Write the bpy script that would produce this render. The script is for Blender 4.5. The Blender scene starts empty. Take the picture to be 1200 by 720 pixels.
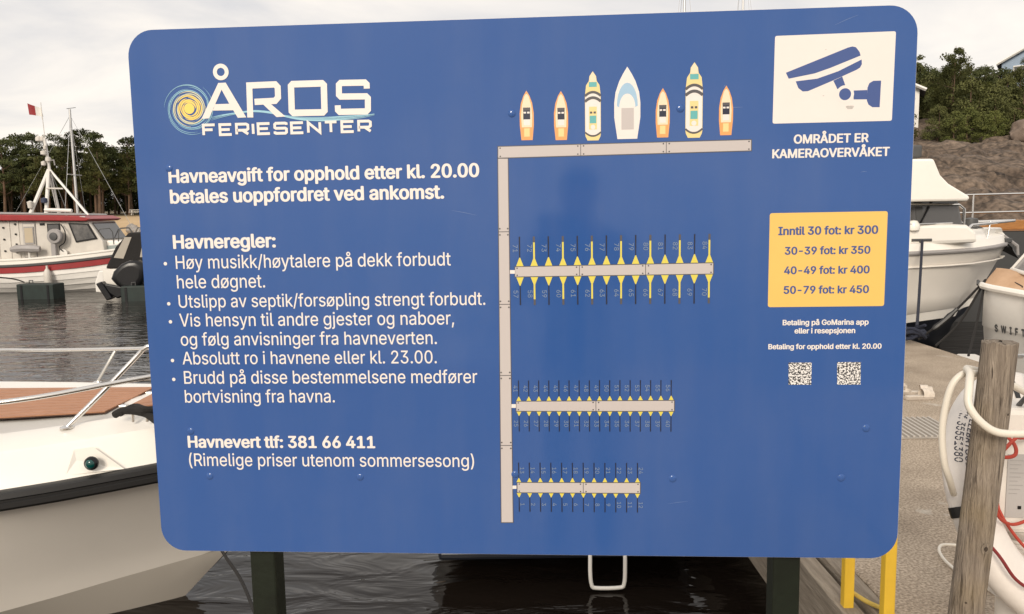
import bpy, bmesh, math, random
from mathutils import Vector, Matrix, noise as mnoise
from mathutils.geometry import delaunay_2d_cdt as cdt
random.seed(7)
scene = bpy.context.scene
C = scene.collection
R = math.radians

# ------------------------------------------------------------------ camera
cd = bpy.data.cameras.new('camera'); cam = bpy.data.objects.new('camera', cd); C.objects.link(cam)
cd.sensor_fit = 'HORIZONTAL'; cd.sensor_width = 36.0; cd.lens = 36.0 * 950 / 1200
cd.clip_start = 0.05; cd.clip_end = 3000
PITCH, ROLL = 0.1162, -0.0170
_f = Vector((0, math.cos(PITCH), -math.sin(PITCH))); _u = Vector((0, math.sin(PITCH), math.cos(PITCH))); _r = Vector((1, 0, 0))
_r2 = _r * math.cos(ROLL) + _u * math.sin(ROLL); _u2 = -_r * math.sin(ROLL) + _u * math.cos(ROLL)
m = Matrix((_r2, _u2, -_f)).transposed().to_4x4(); m.translation = (0, 0, 1.55)
cam.matrix_world = m
scene.camera = cam

# ------------------------------------------------------------------ light: bright overcast evening sky, soft sun behind the photographer
SUN_EL, SUN_AZ = 27.0, 197.0          # azimuth clockwise from +Y
world = bpy.data.worlds.new('World'); scene.world = world; world.use_nodes = True
nt = world.node_tree; nt.nodes.clear()
def N(t, **k):
    n = nt.nodes.new(t)
    for a, v in k.items(): setattr(n, a, v)
    return n
sky = N('ShaderNodeTexSky', sky_type='NISHITA', sun_disc=False, sun_elevation=R(SUN_EL), sun_rotation=R(SUN_AZ), air_density=1.0, dust_density=2.5)
tc = N('ShaderNodeTexCoord'); sep = N('ShaderNodeSeparateXYZ'); nt.links.new(tc.outputs['Generated'], sep.inputs[0])
mx = N('ShaderNodeMath', operation='MAXIMUM'); mx.inputs[1].default_value = 0.0; nt.links.new(sep.outputs[2], mx.inputs[0])
ad = N('ShaderNodeMath', operation='ADD'); ad.inputs[1].default_value = 0.16; nt.links.new(mx.outputs[0], ad.inputs[0])
dx = N('ShaderNodeMath', operation='DIVIDE'); dy = N('ShaderNodeMath', operation='DIVIDE')
for d, i in ((dx, 0), (dy, 1)):
    nt.links.new(sep.outputs[i], d.inputs[0]); nt.links.new(ad.outputs[0], d.inputs[1])
cb = N('ShaderNodeCombineXYZ'); nt.links.new(dx.outputs[0], cb.inputs[0]); nt.links.new(dy.outputs[0], cb.inputs[1])
nz = N('ShaderNodeTexNoise'); nz.inputs['Scale'].default_value = 0.9; nz.inputs['Detail'].default_value = 7; nz.inputs['Roughness'].default_value = 0.55; nz.inputs['Distortion'].default_value = 0.5
nt.links.new(cb.outputs[0], nz.inputs['Vector'])
rp = N('ShaderNodeValToRGB'); rp.color_ramp.elements[0].position = 0.33; rp.color_ramp.elements[1].position = 0.66
rp.color_ramp.elements[0].color = (0.61, 0.605, 0.62, 1); rp.color_ramp.elements[1].color = (0.97, 0.895, 0.805, 1)
nt.links.new(nz.outputs['Fac'], rp.inputs[0])
mul = N('ShaderNodeVectorMath', operation='SCALE'); mul.inputs['Scale'].default_value = 9.8; nt.links.new(rp.outputs[0], mul.inputs[0])
mixn = N('ShaderNodeMix', data_type='RGBA'); mixn.inputs['Factor'].default_value = 0.93
nt.links.new(sky.outputs[0], mixn.inputs['A']); nt.links.new(mul.outputs[0], mixn.inputs['B'])
bg = N('ShaderNodeBackground'); bg.inputs['Strength'].default_value = 0.1; nt.links.new(mixn.outputs['Result'], bg.inputs['Color'])
wo = N('ShaderNodeOutputWorld'); nt.links.new(bg.outputs[0], wo.inputs['Surface'])
sd = bpy.data.lights.new('sun', 'SUN'); sun = bpy.data.objects.new('sun', sd); C.objects.link(sun)
sd.energy = 2.1; sd.angle = R(20); sd.color = (1.0, 0.90, 0.77)
_d = Vector((math.sin(R(SUN_AZ)) * math.cos(R(SUN_EL)), math.cos(R(SUN_AZ)) * math.cos(R(SUN_EL)), math.sin(R(SUN_EL))))
sun.rotation_euler = (-_d).to_track_quat('-Z', 'Y').to_euler(); sun.location = (0, -5, 12)
vs = scene.view_settings; vs.view_transform = 'Standard'; vs.look = 'None'; vs.gamma = 1.0; vs.use_curve_mapping = False
vs.exposure = 0.28
scene.cycles.use_denoising = True; scene.cycles.max_bounces = 6; scene.cycles.transparent_max_bounces = 8
scene.cycles.caustics_reflective = True; scene.cycles.sample_clamp_indirect = 4.0; scene.cycles.caustics_refractive = False

# ------------------------------------------------------------------ helpers
def srgb(r, g, b):
    f = lambda c: ((c / 255 + 0.055) / 1.055) ** 2.4 if c / 255 > 0.04045 else c / 255 / 12.92
    return (f(r), f(g), f(b))
def mat(name, col, rough=0.6, metal=0.0, var=0.0, vscale=6.0, col2=None, bump=0.0, bscale=40.0, coat=0.0, stretch=None, spec=0.5, emit=None, alpha=1.0, trans=0.0, detail=5, ior=None, rvar=0.0):
    mt = bpy.data.materials.new(name); mt.use_nodes = True
    t = mt.node_tree; b = t.nodes['Principled BSDF']
    b.inputs['Base Color'].default_value = (*col, 1); b.inputs['Roughness'].default_value = rough; b.inputs['Metallic'].default_value = metal
    b.inputs['Specular IOR Level'].default_value = spec
    if coat: b.inputs['Coat Weight'].default_value = coat; b.inputs['Coat Roughness'].default_value = 0.08
    if trans: b.inputs['Transmission Weight'].default_value = trans
    if ior: b.inputs['IOR'].default_value = ior
    if alpha < 1: b.inputs['Alpha'].default_value = alpha
    if var or bump or col2 or rvar:
        tcn = t.nodes.new('ShaderNodeTexCoord'); mp = t.nodes.new('ShaderNodeMapping'); t.links.new(tcn.outputs['Object'], mp.inputs[0])
        if stretch: mp.inputs['Scale'].default_value = stretch
    if var or col2 or rvar:
        n = t.nodes.new('ShaderNodeTexNoise'); n.inputs['Scale'].default_value = vscale; n.inputs['Detail'].default_value = detail; n.inputs['Roughness'].default_value = 0.6
        t.links.new(mp.outputs[0], n.inputs['Vector'])
        if var or col2:
            r_ = t.nodes.new('ShaderNodeValToRGB'); r_.color_ramp.elements[0].position = 0.3; r_.color_ramp.elements[1].position = 0.7
            c2 = col2 or tuple(min(1, c * (1 + var)) for c in col); c1 = col if col2 else tuple(c * (1 - var) for c in col)
            r_.color_ramp.elements[0].color = (*c1, 1); r_.color_ramp.elements[1].color = (*c2, 1)
            t.links.new(n.outputs['Fac'], r_.inputs[0]); t.links.new(r_.outputs[0], b.inputs['Base Color'])
        if rvar:
            mr = t.nodes.new('ShaderNodeMapRange'); mr.inputs['To Min'].default_value = rough - rvar; mr.inputs['To Max'].default_value = rough + rvar
            t.links.new(n.outputs['Fac'], mr.inputs['Value']); t.links.new(mr.outputs[0], b.inputs['Roughness'])
    if bump:
        n2 = t.nodes.new('ShaderNodeTexNoise'); n2.inputs['Scale'].default_value = bscale; n2.inputs['Detail'].default_value = 6
        t.links.new(mp.outputs[0], n2.inputs['Vector'])
        bp = t.nodes.new('ShaderNodeBump'); bp.inputs['Strength'].default_value = bump; bp.inputs['Distance'].default_value = 0.02
        t.links.new(n2.outputs['Fac'], bp.inputs['Height']); t.links.new(bp.outputs[0], b.inputs['Normal'])
    return mt

class MB:
    def __init__(self): self.v = []; self.f = []
    def add(self, vs, fs):
        o = len(self.v); self.v += [tuple(p) for p in vs]; self.f += [tuple(i + o for i in q) for q in fs]; return self
    def box(self, x0, x1, y0, y1, z0, z1):
        return self.add([(x0,y0,z0),(x1,y0,z0),(x1,y1,z0),(x0,y1,z0),(x0,y0,z1),(x1,y0,z1),(x1,y1,z1),(x0,y1,z1)],
                        [(0,3,2,1),(4,5,6,7),(0,1,5,4),(1,2,6,5),(2,3,7,6),(3,0,4,7)])
    def tube(self, pts, r, n=8, closed=False, cap=True, smooth_n=0):
        pts = [Vector(p) for p in pts]
        if smooth_n: pts = catmull(pts, smooth_n, closed)
        k = len(pts); rs = r if isinstance(r, (list, tuple)) else [r] * k
        if len(rs) != k: rs = [rs[min(len(rs) - 1, int(i * len(rs) / k))] for i in range(k)]
        up = None; rings = []
        for i, p in enumerate(pts):
            a = pts[(i - 1) % k] if (closed or i > 0) else p; b = pts[(i + 1) % k] if (closed or i < k - 1) else p
            t = (b - a).normalized()
            if up is None:
                up = Vector((0, 0, 1)) if abs(t.z) < 0.9 else Vector((1, 0, 0))
            up = (up - t * up.dot(t))
            if up.length < 1e-5: up = t.orthogonal()
            up.normalize(); s = t.cross(up)
            rings.append([p + (up * math.cos(2 * math.pi * j / n) + s * math.sin(2 * math.pi * j / n)) * rs[i] for j in range(n)])
        vs = [q for rg in rings for q in rg]; fs = []
        for i in range(k if closed else k - 1):
            for j in range(n):
                a = i * n + j; b = i * n + (j + 1) % n; c = ((i + 1) % k) * n + (j + 1) % n; d = ((i + 1) % k) * n + j
                fs.append((a, b, c, d))
        if not closed and cap:
            fs.append(tuple(range(n))[::-1]); fs.append(tuple((k - 1) * n + j for j in range(n)))
        return self.add(vs, fs)
    def lathe(self, prof, n=20, axis='z', o=(0, 0, 0)):
        vs = []
        for r_, h in prof:
            for j in range(n):
                a = 2 * math.pi * j / n
                p = (r_ * math.cos(a), r_ * math.sin(a), h)
                if axis == 'y': p = (p[0], p[2], p[1])
                if axis == 'x': p = (p[2], p[0], p[1])
                vs.append((p[0] + o[0], p[1] + o[1], p[2] + o[2]))
        k = len(prof); fs = [(i * n + j, i * n + (j + 1) % n, (i + 1) * n + (j + 1) % n, (i + 1) * n + j) for i in range(k - 1) for j in range(n)]
        fs.append(tuple(range(n))[::-1]); fs.append(tuple((k - 1) * n + j for j in range(n)))
        return self.add(vs, fs)
    def grid(self, rows, close=False):
        nrow = len(rows); nc = len(rows[0]); vs = [p for r_ in rows for p in r_]; fs = []
        for i in range(nrow - 1):
            for j in range(nc if close else nc - 1):
                fs.append((i * nc + j, i * nc + (j + 1) % nc, (i + 1) * nc + (j + 1) % nc, (i + 1) * nc + j))
        return self.add(vs, fs)
    def prism(self, poly, y0, y1):            # polygon in x,z extruded along y
        n = len(poly); vs = [(x, y0, z) for x, z in poly] + [(x, y1, z) for x, z in poly]
        fs = [tuple(range(n)), tuple(range(2 * n - 1, n - 1, -1))] + [(i, i + n, (i + 1) % n + n, (i + 1) % n) for i in range(n)]
        return self.add(vs, fs)
    def prism_z(self, poly, z0, z1):          # polygon in x,y extruded along z
        n = len(poly); vs = [(x, y, z0) for x, y in poly] + [(x, y, z1) for x, y in poly]
        fs = [tuple(range(n - 1, -1, -1)), tuple(range(n, 2 * n))] + [(i, (i + 1) % n, (i + 1) % n + n, i + n) for i in range(n)]
        return self.add(vs, fs)
    def mesh(self, name, m_, smooth=False, bevel=0.0, auto=None):
        me = bpy.data.meshes.new(name); me.from_pydata(self.v, [], self.f); me.validate()
        bm = bmesh.new(); bm.from_mesh(me)
        bmesh.ops.recalc_face_normals(bm, faces=bm.faces)
        if bevel:
            es = [e for e in bm.edges if len(e.link_faces) == 2 and e.calc_face_angle(0) > 0.6]
            bmesh.ops.bevel(bm, geom=es, offset=bevel, segments=2, affect='EDGES', profile=0.5, clamp_overlap=True)
        if smooth:
            for f in bm.faces: f.smooth = True
            for e in bm.edges:
                if len(e.link_faces) == 2 and e.calc_face_angle(0) > (auto or R(42)): e.smooth = False
        bm.to_mesh(me); bm.free(); me.materials.append(m_); return me
    def build(self, name, m_, parent=None, smooth=False, bevel=0.0, auto=None):
        return link(name, self.mesh(name, m_, smooth, bevel, auto), parent)
def catmull(p, n, closed=False):
    out = []; k = len(p); rng = range(k if closed else k - 1)
    g = lambda i: p[i % k] if closed else p[max(0, min(k - 1, i))]
    for i in rng:
        p0, p1, p2, p3 = g(i - 1), g(i), g(i + 1), g(i + 2)
        for j in range(n):
            t = j / n
            out.append(0.5 * ((2 * p1) + (p2 - p0) * t + (2 * p0 - 5 * p1 + 4 * p2 - p3) * t * t + (3 * p1 - p0 - 3 * p2 + p3) * t ** 3))
    if not closed: out.append(p[-1])
    return out
def link(name, me, parent=None):
    o = bpy.data.objects.new(name, me); C.objects.link(o)
    if parent is not None: o.parent = parent
    return o
def tag(o, label=None, cat=None, group=None, kind=None):
    if label: o['label'] = label
    if cat: o['category'] = cat
    if group: o['group'] = group
    if kind: o['kind'] = kind
    return o
def thing(name, loc, rz, label, cat, group=None):
    o = bpy.data.objects.new(name, None); C.objects.link(o); o.location = loc; o.rotation_euler = (0, 0, rz); o.empty_display_size = 0.1
    return tag(o, label, cat, group)
def copy_tree(o, parent=None):
    c = o.copy(); C.objects.link(c); c.parent = parent
    for ch in [x for x in o.children]: copy_tree(ch, c)
    return c
def lerp_tab(tab, s):
    if s <= tab[0][0]: return tab[0][1]
    for (a, va), (b, vb) in zip(tab, tab[1:]):
        if s <= b: t = (s - a) / (b - a); t = t; return va + (vb - va) * t
    return tab[-1][1]

# ------------------------------------------------------------------ materials
M = {}
M['gel'] = mat('gelcoat_white', (0.86, 0.82, 0.75), 0.3, coat=0.25, var=0.04, vscale=1.5)
M['hullside'] = mat('gelcoat_cream', (0.83, 0.775, 0.70), 0.32, coat=0.25, var=0.04, vscale=1.2)
M['black_rub'] = mat('black_rubber', (0.014, 0.0135, 0.0135), 0.45)
M['teak'] = mat('teak', (0.36, 0.165, 0.085), 0.6, col2=(0.50, 0.25, 0.14), vscale=9, stretch=(1, 9, 9), bump=0.1, bscale=60)
M['caulk'] = mat('teak_caulking', (0.10, 0.05, 0.03), 0.8)
M['steel'] = mat('stainless_steel', (0.75, 0.73, 0.70), 0.2, 1.0)
M['alu'] = mat('aluminium', (0.62, 0.61, 0.59), 0.38, 1.0)
M['navy'] = mat('dark_navy_gelcoat', (0.012, 0.014, 0.02), 0.3)
M['black'] = mat('black_plastic', (0.008, 0.008, 0.009), 0.28, spec=0.4)
M['rope_black'] = mat('black_rope', (0.018, 0.016, 0.015), 0.9, bump=0.6, bscale=300)
M['rope_blue'] = mat('dark_blue_rope', (0.022, 0.026, 0.045), 0.9, bump=0.6, bscale=200)
M['green_lens'] = mat('green_lens', (0.0, 0.055, 0.05), 0.1, coat=0.5)
M['glass'] = mat('dark_glass', (0.085, 0.083, 0.083), 0.08, spec=0.8)
M['red'] = mat('red_paint', (0.30, 0.020, 0.022), 0.4, var=0.12, vscale=3)
M['white'] = mat('white_paint', (0.78, 0.75, 0.70), 0.4, var=0.05, vscale=3)
M['offwhite'] = mat('old_white_paint', (0.62, 0.58, 0.52), 0.5, var=0.10, vscale=2.5)
M['grey'] = mat('grey_paint', (0.33, 0.31, 0.30), 0.5, var=0.1)
M['dkgrey'] = mat('dark_grey', (0.07, 0.07, 0.07), 0.5)
M['postgreen'] = mat('dark_green_powdercoat', (0.007, 0.011, 0.006), 0.5, spec=0.3, var=0.3, vscale=14, bump=0.05, bscale=90)
M['yellow'] = mat('yellow_paint', (0.78, 0.50, 0.045), 0.42, var=0.07, vscale=9, bump=0.04, bscale=120)
M['sign_blue'] = mat('sign_blue', (0.036, 0.100, 0.315), 0.095, spec=0.5, rvar=0.03, vscale=5, bump=0.02, bscale=4)
_t = M['sign_blue'].node_tree; _b = _t.nodes['Principled BSDF']; _co = _t.nodes['Texture Coordinate'].outputs['Object']
_m = _t.nodes.new('ShaderNodeMapping'); _m.inputs['Scale'].default_value = (9, 1, 1.4); _t.links.new(_co, _m.inputs[0])
_n = _t.nodes.new('ShaderNodeTexNoise'); _n.inputs['Scale'].default_value = 1.6; _n.inputs['Detail'].default_value = 8; _t.links.new(_m.outputs[0], _n.inputs['Vector'])
_n2 = _t.nodes.new('ShaderNodeTexNoise'); _n2.inputs['Scale'].default_value = 2.3; _n2.inputs['Detail'].default_value = 9; _n2.inputs['Roughness'].default_value = .7; _t.links.new(_co, _n2.inputs['Vector'])
_mu = _t.nodes.new('ShaderNodeMath'); _mu.operation = 'MULTIPLY'; _t.links.new(_n.outputs['Fac'], _mu.inputs[0]); _t.links.new(_n2.outputs['Fac'], _mu.inputs[1])
_r = _t.nodes.new('ShaderNodeMapRange'); _r.inputs['From Min'].default_value = .20; _r.inputs['From Max'].default_value = .42; _r.inputs['To Max'].default_value = .05; _t.links.new(_mu.outputs[0], _r.inputs['Value'])
_x = _t.nodes.new('ShaderNodeMix'); _x.data_type = 'RGBA'; _t.links.new(_r.outputs[0], _x.inputs['Factor']); _x.inputs['A'].default_value = (0.032, 0.094, 0.300, 1); _x.inputs['B'].default_value = (0.33, 0.34, 0.36, 1); _t.links.new(_x.outputs['Result'], _b.inputs['Base Color'])
M['scratch'] = mat('scratched_film', (0.10, 0.17, 0.36), 0.5)
M['sign_edge'] = mat('sign_edge', (0.75, 0.73, 0.70), 0.5)
M['print_white'] = mat('print_white', (0.785, 0.735, 0.695), 0.30, var=0.015, vscale=12)
M['print_yellow'] = mat('print_yellow', (0.80, 0.52, 0.14), 0.3, var=0.02, vscale=10)
M['print_blue'] = mat('print_blue', (0.055, 0.095, 0.27), 0.32)
M['print_grey'] = mat('print_grey', (0.53, 0.485, 0.47), 0.32)
M['print_dark'] = mat('print_dark', (0.012, 0.016, 0.04), 0.35)
M['print_charcoal'] = mat('print_charcoal', (0.085, 0.08, 0.085), 0.35)
M['print_finger'] = mat('print_finger_yellow', (0.70, 0.60, 0.10), 0.35)
M['print_number'] = mat('print_number_grey', (0.20, 0.26, 0.35), 0.35)
M['print_orange'] = mat('print_orange', (0.80, 0.36, 0.12), 0.35)
M['print_cream'] = mat('print_cream', (0.80, 0.68, 0.48), 0.35)
M['print_buff'] = mat('print_buff', (0.78, 0.63, 0.28), 0.35)
M['print_teal'] = mat('print_teal', (0.12, 0.42, 0.42), 0.35)
M['print_wave'] = mat('print_wave', (0.30, 0.56, 0.68), 0.35)
M['print_sky'] = mat('print_sky', (0.34, 0.52, 0.68), 0.35)
M['print_sun'] = mat('print_sun', (0.87, 0.63, 0.13), 0.35)
M['print_pale'] = mat('print_pale', (0.66, 0.64, 0.42), 0.35)
M['print_qr'] = mat('print_speckle', (0.04, 0.04, 0.045), 0.35, col2=(0.82, 0.80, 0.78), vscale=330, detail=1)
M['print_qr'].node_tree.nodes['Color Ramp'].color_ramp.elements[0].position = .46; M['print_qr'].node_tree.nodes['Color Ramp'].color_ramp.elements[1].position = .54
M['smudge'] = mat('smudge', (0.42, 0.39, 0.36), 0.8, col2=(0.62, 0.58, 0.55), vscale=200)
M['sand'] = mat('sand', (0.46, 0.32, 0.17), 0.95, col2=(0.60, 0.44, 0.26), vscale=0.3)
M['stone'] = mat('grey_stone', (0.20, 0.18, 0.165), 0.9, col2=(0.36, 0.33, 0.30), vscale=1.5, bump=0.5, bscale=5)
M['bark'] = mat('pine_bark', (0.075, 0.05, 0.034), 0.95, col2=(0.15, 0.09, 0.055), vscale=2, bump=0.5, bscale=8)
def leafmat(name, c1, c2):
    return mat(name, c1, 0.75, col2=c2, vscale=0.55, detail=3, spec=0.2)
M['pine'] = leafmat('pine_needles', (0.032, 0.042, 0.015), (0.088, 0.098, 0.034))
M['pine2'] = leafmat('pine_needles_olive', (0.046, 0.054, 0.018), (0.115, 0.118, 0.04))
M['leafy'] = leafmat('broadleaf', (0.065, 0.08, 0.02), (0.165, 0.172, 0.048))
M['shrub'] = leafmat('shrub_leaves', (0.05, 0.058, 0.018), (0.125, 0.128, 0.042))
# --- sign layout, metres from the panel centre (x right, z up)
LINES=[
 ('Havneavgift for opphold etter kl. 20.00', -0.6821, -0.0655, 0.2339, 1, 'w'),
 ('betales uoppfordret ved ankomst.', -0.6818, -0.135, 0.1937, 1, 'w'),
 ('Havneregler:', -0.6818, -0.4744, 0.1036, 1, 'w'),
 ('Høy musikk/høytalere på dekk forbudt', -0.6801, -0.1241, 0.0627, 0, 'w'),
 ('hele døgnet.', -0.6802, -0.4992, 0.0233, 0, 'w'),
 ('Utslipp av septik/forsøpling strengt forbudt.', -0.6793, -0.0577, -0.0159, 0, 'w'),
 ('Vis hensyn til andre gjester og naboer,', -0.6801, -0.1205, -0.0543, 0, 'w'),
 ('og følg anvisninger fra havneverten.', -0.6801, -0.156, -0.0935, 0, 'w'),
 ('Absolutt ro i havnene eller kl. 23.00.', -0.6791, -0.1573, -0.1322, 0, 'w'),
 ('Brudd på disse bestemmelsene medfører', -0.6783, -0.077, -0.1724, 0, 'w'),
 ('bortvisning fra havna.', -0.6791, -0.3675, -0.2116, 0, 'w'),
 ('Havnevert tlf: 381 66 411', -0.6782, -0.2893, -0.306, 1, 'w'),
 ('(Rimelige priser utenom sommersesong)', -0.679, -0.0872, -0.3453, 0, 'w'),
 ('OMRÅDET ER', 0.5315, 0.6667, 0.2837, 1, 'w'),
 ('KAMERAOVERVÅKET', 0.4924, 0.7059, 0.2574, 1, 'w'),
 ('Inntil 30 fot: kr 300', 0.5065, 0.6901, 0.1127, 1, 'b'),
 ('30-39 fot: kr 350', 0.5193, 0.677, 0.0753, 1, 'b'),
 ('40-49 fot: kr 400', 0.5188, 0.6769, 0.0379, 1, 'b'),
 ('50-79 fot: kr 450', 0.5189, 0.6769, 0.0002, 1, 'b'),
 ('Betaling på GoMarina app', 0.5182, 0.6786, -0.0608, 1, 'w'),
 ('eller i resepsjonen', 0.5409, 0.6541, -0.077, 1, 'w'),
 ('Betaling for opphold etter kl. 20.00', 0.4919, 0.7043, -0.1076, 1, 'w')]
BULLETS=[(-0.7018, 0.0734), (-0.7003, -0.0077), (-0.6992, -0.0445), (-0.7003, -0.1241), (-0.7003, -0.1633)]
WHITE_PANEL=[(0.4924, 0.4807), (0.7102, 0.4826), (0.7087, 0.3214), (0.491, 0.3212)]
YELLOW_PANEL=[(0.4893, 0.1542), (0.7074, 0.1545), (0.7068, -0.0254), (0.489, -0.0257)]
ICON={'upper': [(0.5135, 0.4137), (0.6253, 0.456), (0.6332, 0.4577), (0.6394, 0.4561), (0.6462, 0.4475), (0.6482, 0.4409), (0.5941, 0.4202), (0.5658, 0.411), (0.5189, 0.4027)], 'lower': [(0.5318, 0.3976), (0.5708, 0.4014), (0.6084, 0.4137), (0.6503, 0.4338), (0.651, 0.4254), (0.6479, 0.4193), (0.6414, 0.4153), (0.5946, 0.3952), (0.5546, 0.3791), (0.5451, 0.3788), (0.5368, 0.3852)], 'neck': [(0.6003, 0.3969), (0.6162, 0.4041), (0.6222, 0.3879), (0.6152, 0.3862), (0.6082, 0.3811)], 'arm': [(0.6376, 0.3781), (0.6622, 0.3784), (0.6626, 0.3614), (0.638, 0.3619)], 'mount': [(0.6867, 0.3948), (0.6857, 0.3466), (0.6725, 0.3469), (0.6653, 0.3518), (0.6622, 0.359), (0.6625, 0.3827), (0.6656, 0.3906), (0.6726, 0.3947)]}
ICON_DISC=((0.6222, 0.3718), 0.0109)
QR=[[(0.5306, -0.1342), (0.5745, -0.1343), (0.5748, -0.1781), (0.5314, -0.1781)], [(0.6226, -0.1338), (0.6673, -0.1339), (0.6679, -0.1781), (0.6237, -0.1781)]]
LOGO_A={'A': [(-0.5713, 0.4242), (-0.5564, 0.4245), (-0.5191, 0.3572), (-0.536, 0.3568), (-0.5431, 0.3715), (-0.5855, 0.3718), (-0.594, 0.3571), (-0.6091, 0.3567)], 'Ahole': [(-0.5654, 0.4112), (-0.5515, 0.3841), (-0.5797, 0.384)]}
LOGO_R=[(-0.511, 0.3568), (-0.5097, 0.4178), (-0.4582, 0.4185), (-0.4535, 0.4132), (-0.4537, 0.3938), (-0.46, 0.3873), (-0.5009, 0.3863)]
LOGO_R_LEG=[(-0.4888, 0.3857), (-0.4729, 0.3853), (-0.4407, 0.3569), (-0.4587, 0.3563)]
LOGO_O=[(-0.427, 0.4179), (-0.3622, 0.418), (-0.3631, 0.363), (-0.4279, 0.3635)]
LOGO_S=[(-0.2782, 0.4058), (-0.2784, 0.4172), (-0.3325, 0.4177), (-0.3334, 0.3921), (-0.2768, 0.3912), (-0.2777, 0.3628), (-0.3364, 0.3631), (-0.3365, 0.3757)]
LOGO_RING=((-0.565, 0.445),)
FERI=[(-0.6093, 0.3227), (-0.2707, 0.3224), (-0.6077, 0.3474), (-0.2697, 0.3467)]
SUN=(-0.6328, 0.3771)
WAVE=[(-0.5891, 0.3577), (-0.5629, 0.3636), (-0.5233, 0.3685), (-0.4977, 0.3688), (-0.4673, 0.364), (-0.4389, 0.3561), (-0.4053, 0.3505), (-0.3631, 0.3496), (-0.3208, 0.3527), (-0.2871, 0.3555), (-0.2652, 0.358)]
BAR_TOP=[(-0.0262, 0.2897), (0.4519, 0.2919), (0.4521, 0.2726), (-0.0267, 0.269)]
BAR_MAIN=[(-0.0268, 0.2674), (-0.0083, 0.267), (-0.0108, -0.4606), (-0.0337, -0.4609)]
MAIN_JOINTS=[0.1268, -0.0153, -0.1576, -0.3005]
PIERS=[{'bar': [(0.0026, 0.0578), (0.3842, 0.0605), (0.3843, 0.0404), (0.0022, 0.0392)], 'n': 14, 'x0': 0.0117, 'x1': 0.3766, 'up': 0.1169, 'low': -0.0173, 'joints': [0.1277, 0.2553], 'conn': [(-0.0078, 0.0519), (0.002, 0.0518), (0.0018, 0.0448), (-0.0079, 0.0449)], 'fu': 71, 'fl': 57}, {'bar': [(0.0006, -0.2108), (0.3115, -0.2095), (0.3115, -0.23), (0.0002, -0.2296)], 'n': 16, 'x0': 0.0054, 'x1': 0.3057, 'up': -0.168, 'low': -0.2718, 'joints': [0.1583], 'conn': [(-0.0094, -0.2159), (-0.0005, -0.2159), (-0.0006, -0.2235), (-0.0096, -0.2235)], 'fu': 41, 'fl': 25}, {'bar': [(0.0001, -0.378), (0.2452, -0.3771), (0.2451, -0.3977), (-0.0004, -0.3978)], 'n': 12, 'x0': 0.0029, 'x1': 0.2402, 'up': -0.3358, 'low': -0.4383, 'joints': [0.1322], 'conn': [(-0.0101, -0.3838), (-0.0021, -0.3837), (-0.0022, -0.3905), (-0.0103, -0.3906)], 'fu': 13, 'fl': 1}]
BOATS=[('s', 0.0294, 0.3939, 0.3012, 0.0134), ('s', 0.0949, 0.3914, 0.2999, 0.0134), ('y', 0.1554, 0.4264, 0.2978, 0.0149), ('w', 0.2203, 0.4331, 0.2992, 0.0246), ('s', 0.2868, 0.3918, 0.3004, 0.0131), ('y', 0.3452, 0.4377, 0.2985, 0.0159), ('s', 0.4047, 0.3934, 0.302, 0.013)]
BOLTS=[(0.001, 0.3522), (0.3197, 0.3535), (-0.0046, -0.3605), (0.3096, -0.3679), (-0.672, -0.2718), (-0.6376, -0.3672), (-0.3218, -0.3676), (0.6814, -0.2647), (0.6368, -0.3645), (-0.6814, 0.2622)]
# ================================================================== SETTING
WL = -0.6      # water level; the quay top is z = 0
# water
mt = bpy.data.materials.new('sea_water'); mt.use_nodes = True; t = mt.node_tree; b = t.nodes['Principled BSDF']
b.inputs['Base Color'].default_value = (0.009, 0.0065, 0.005, 1); b.inputs['Roughness'].default_value = 0.04; b.inputs['IOR'].default_value = 1.33
tcn = t.nodes.new('ShaderNodeTexCoord')
def wave_layer(scale, sc, rot, detail, dist=0.4):
    mp = t.nodes.new('ShaderNodeMapping'); mp.inputs['Scale'].default_value = sc; mp.inputs['Rotation'].default_value = (0, 0, rot)
    t.links.new(tcn.outputs['Object'], mp.inputs[0])
    n = t.nodes.new('ShaderNodeTexNoise'); n.inputs['Scale'].default_value = scale; n.inputs['Detail'].default_value = detail; n.inputs['Distortion'].default_value = dist
    t.links.new(mp.outputs[0], n.inputs['Vector']); return n.outputs['Fac']
w1 = wave_layer(0.9, (0.55, 1.3, 1), R(12), 2); w2 = wave_layer(3.4, (0.6, 1.2, 1), R(-9), 3, 0.8)
mm = t.nodes.new('ShaderNodeMath'); mm.operation = 'MULTIPLY'; mm.inputs[1].default_value = 0.55; t.links.new(w2, mm.inputs[0])
ma = t.nodes.new('ShaderNodeMath'); ma.operation = 'ADD'; t.links.new(w1, ma.inputs[0]); t.links.new(mm.outputs[0], ma.inputs[1])
bp = t.nodes.new('ShaderNodeBump'); bp.inputs['Strength'].default_value = 1.0; bp.inputs['Distance'].default_value = 0.046
t.links.new(ma.outputs[0], bp.inputs['Height']); t.links.new(bp.outputs[0], b.inputs['Normal'])
M['water'] = mt
wm = MB(); wm.add([(-900, -300, WL), (900, -300, WL), (900, 1200, WL), (-900, 1200, WL)], [(0, 1, 2, 3)])
tag(wm.build('sea_water', M['water']), kind='structure')

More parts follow.
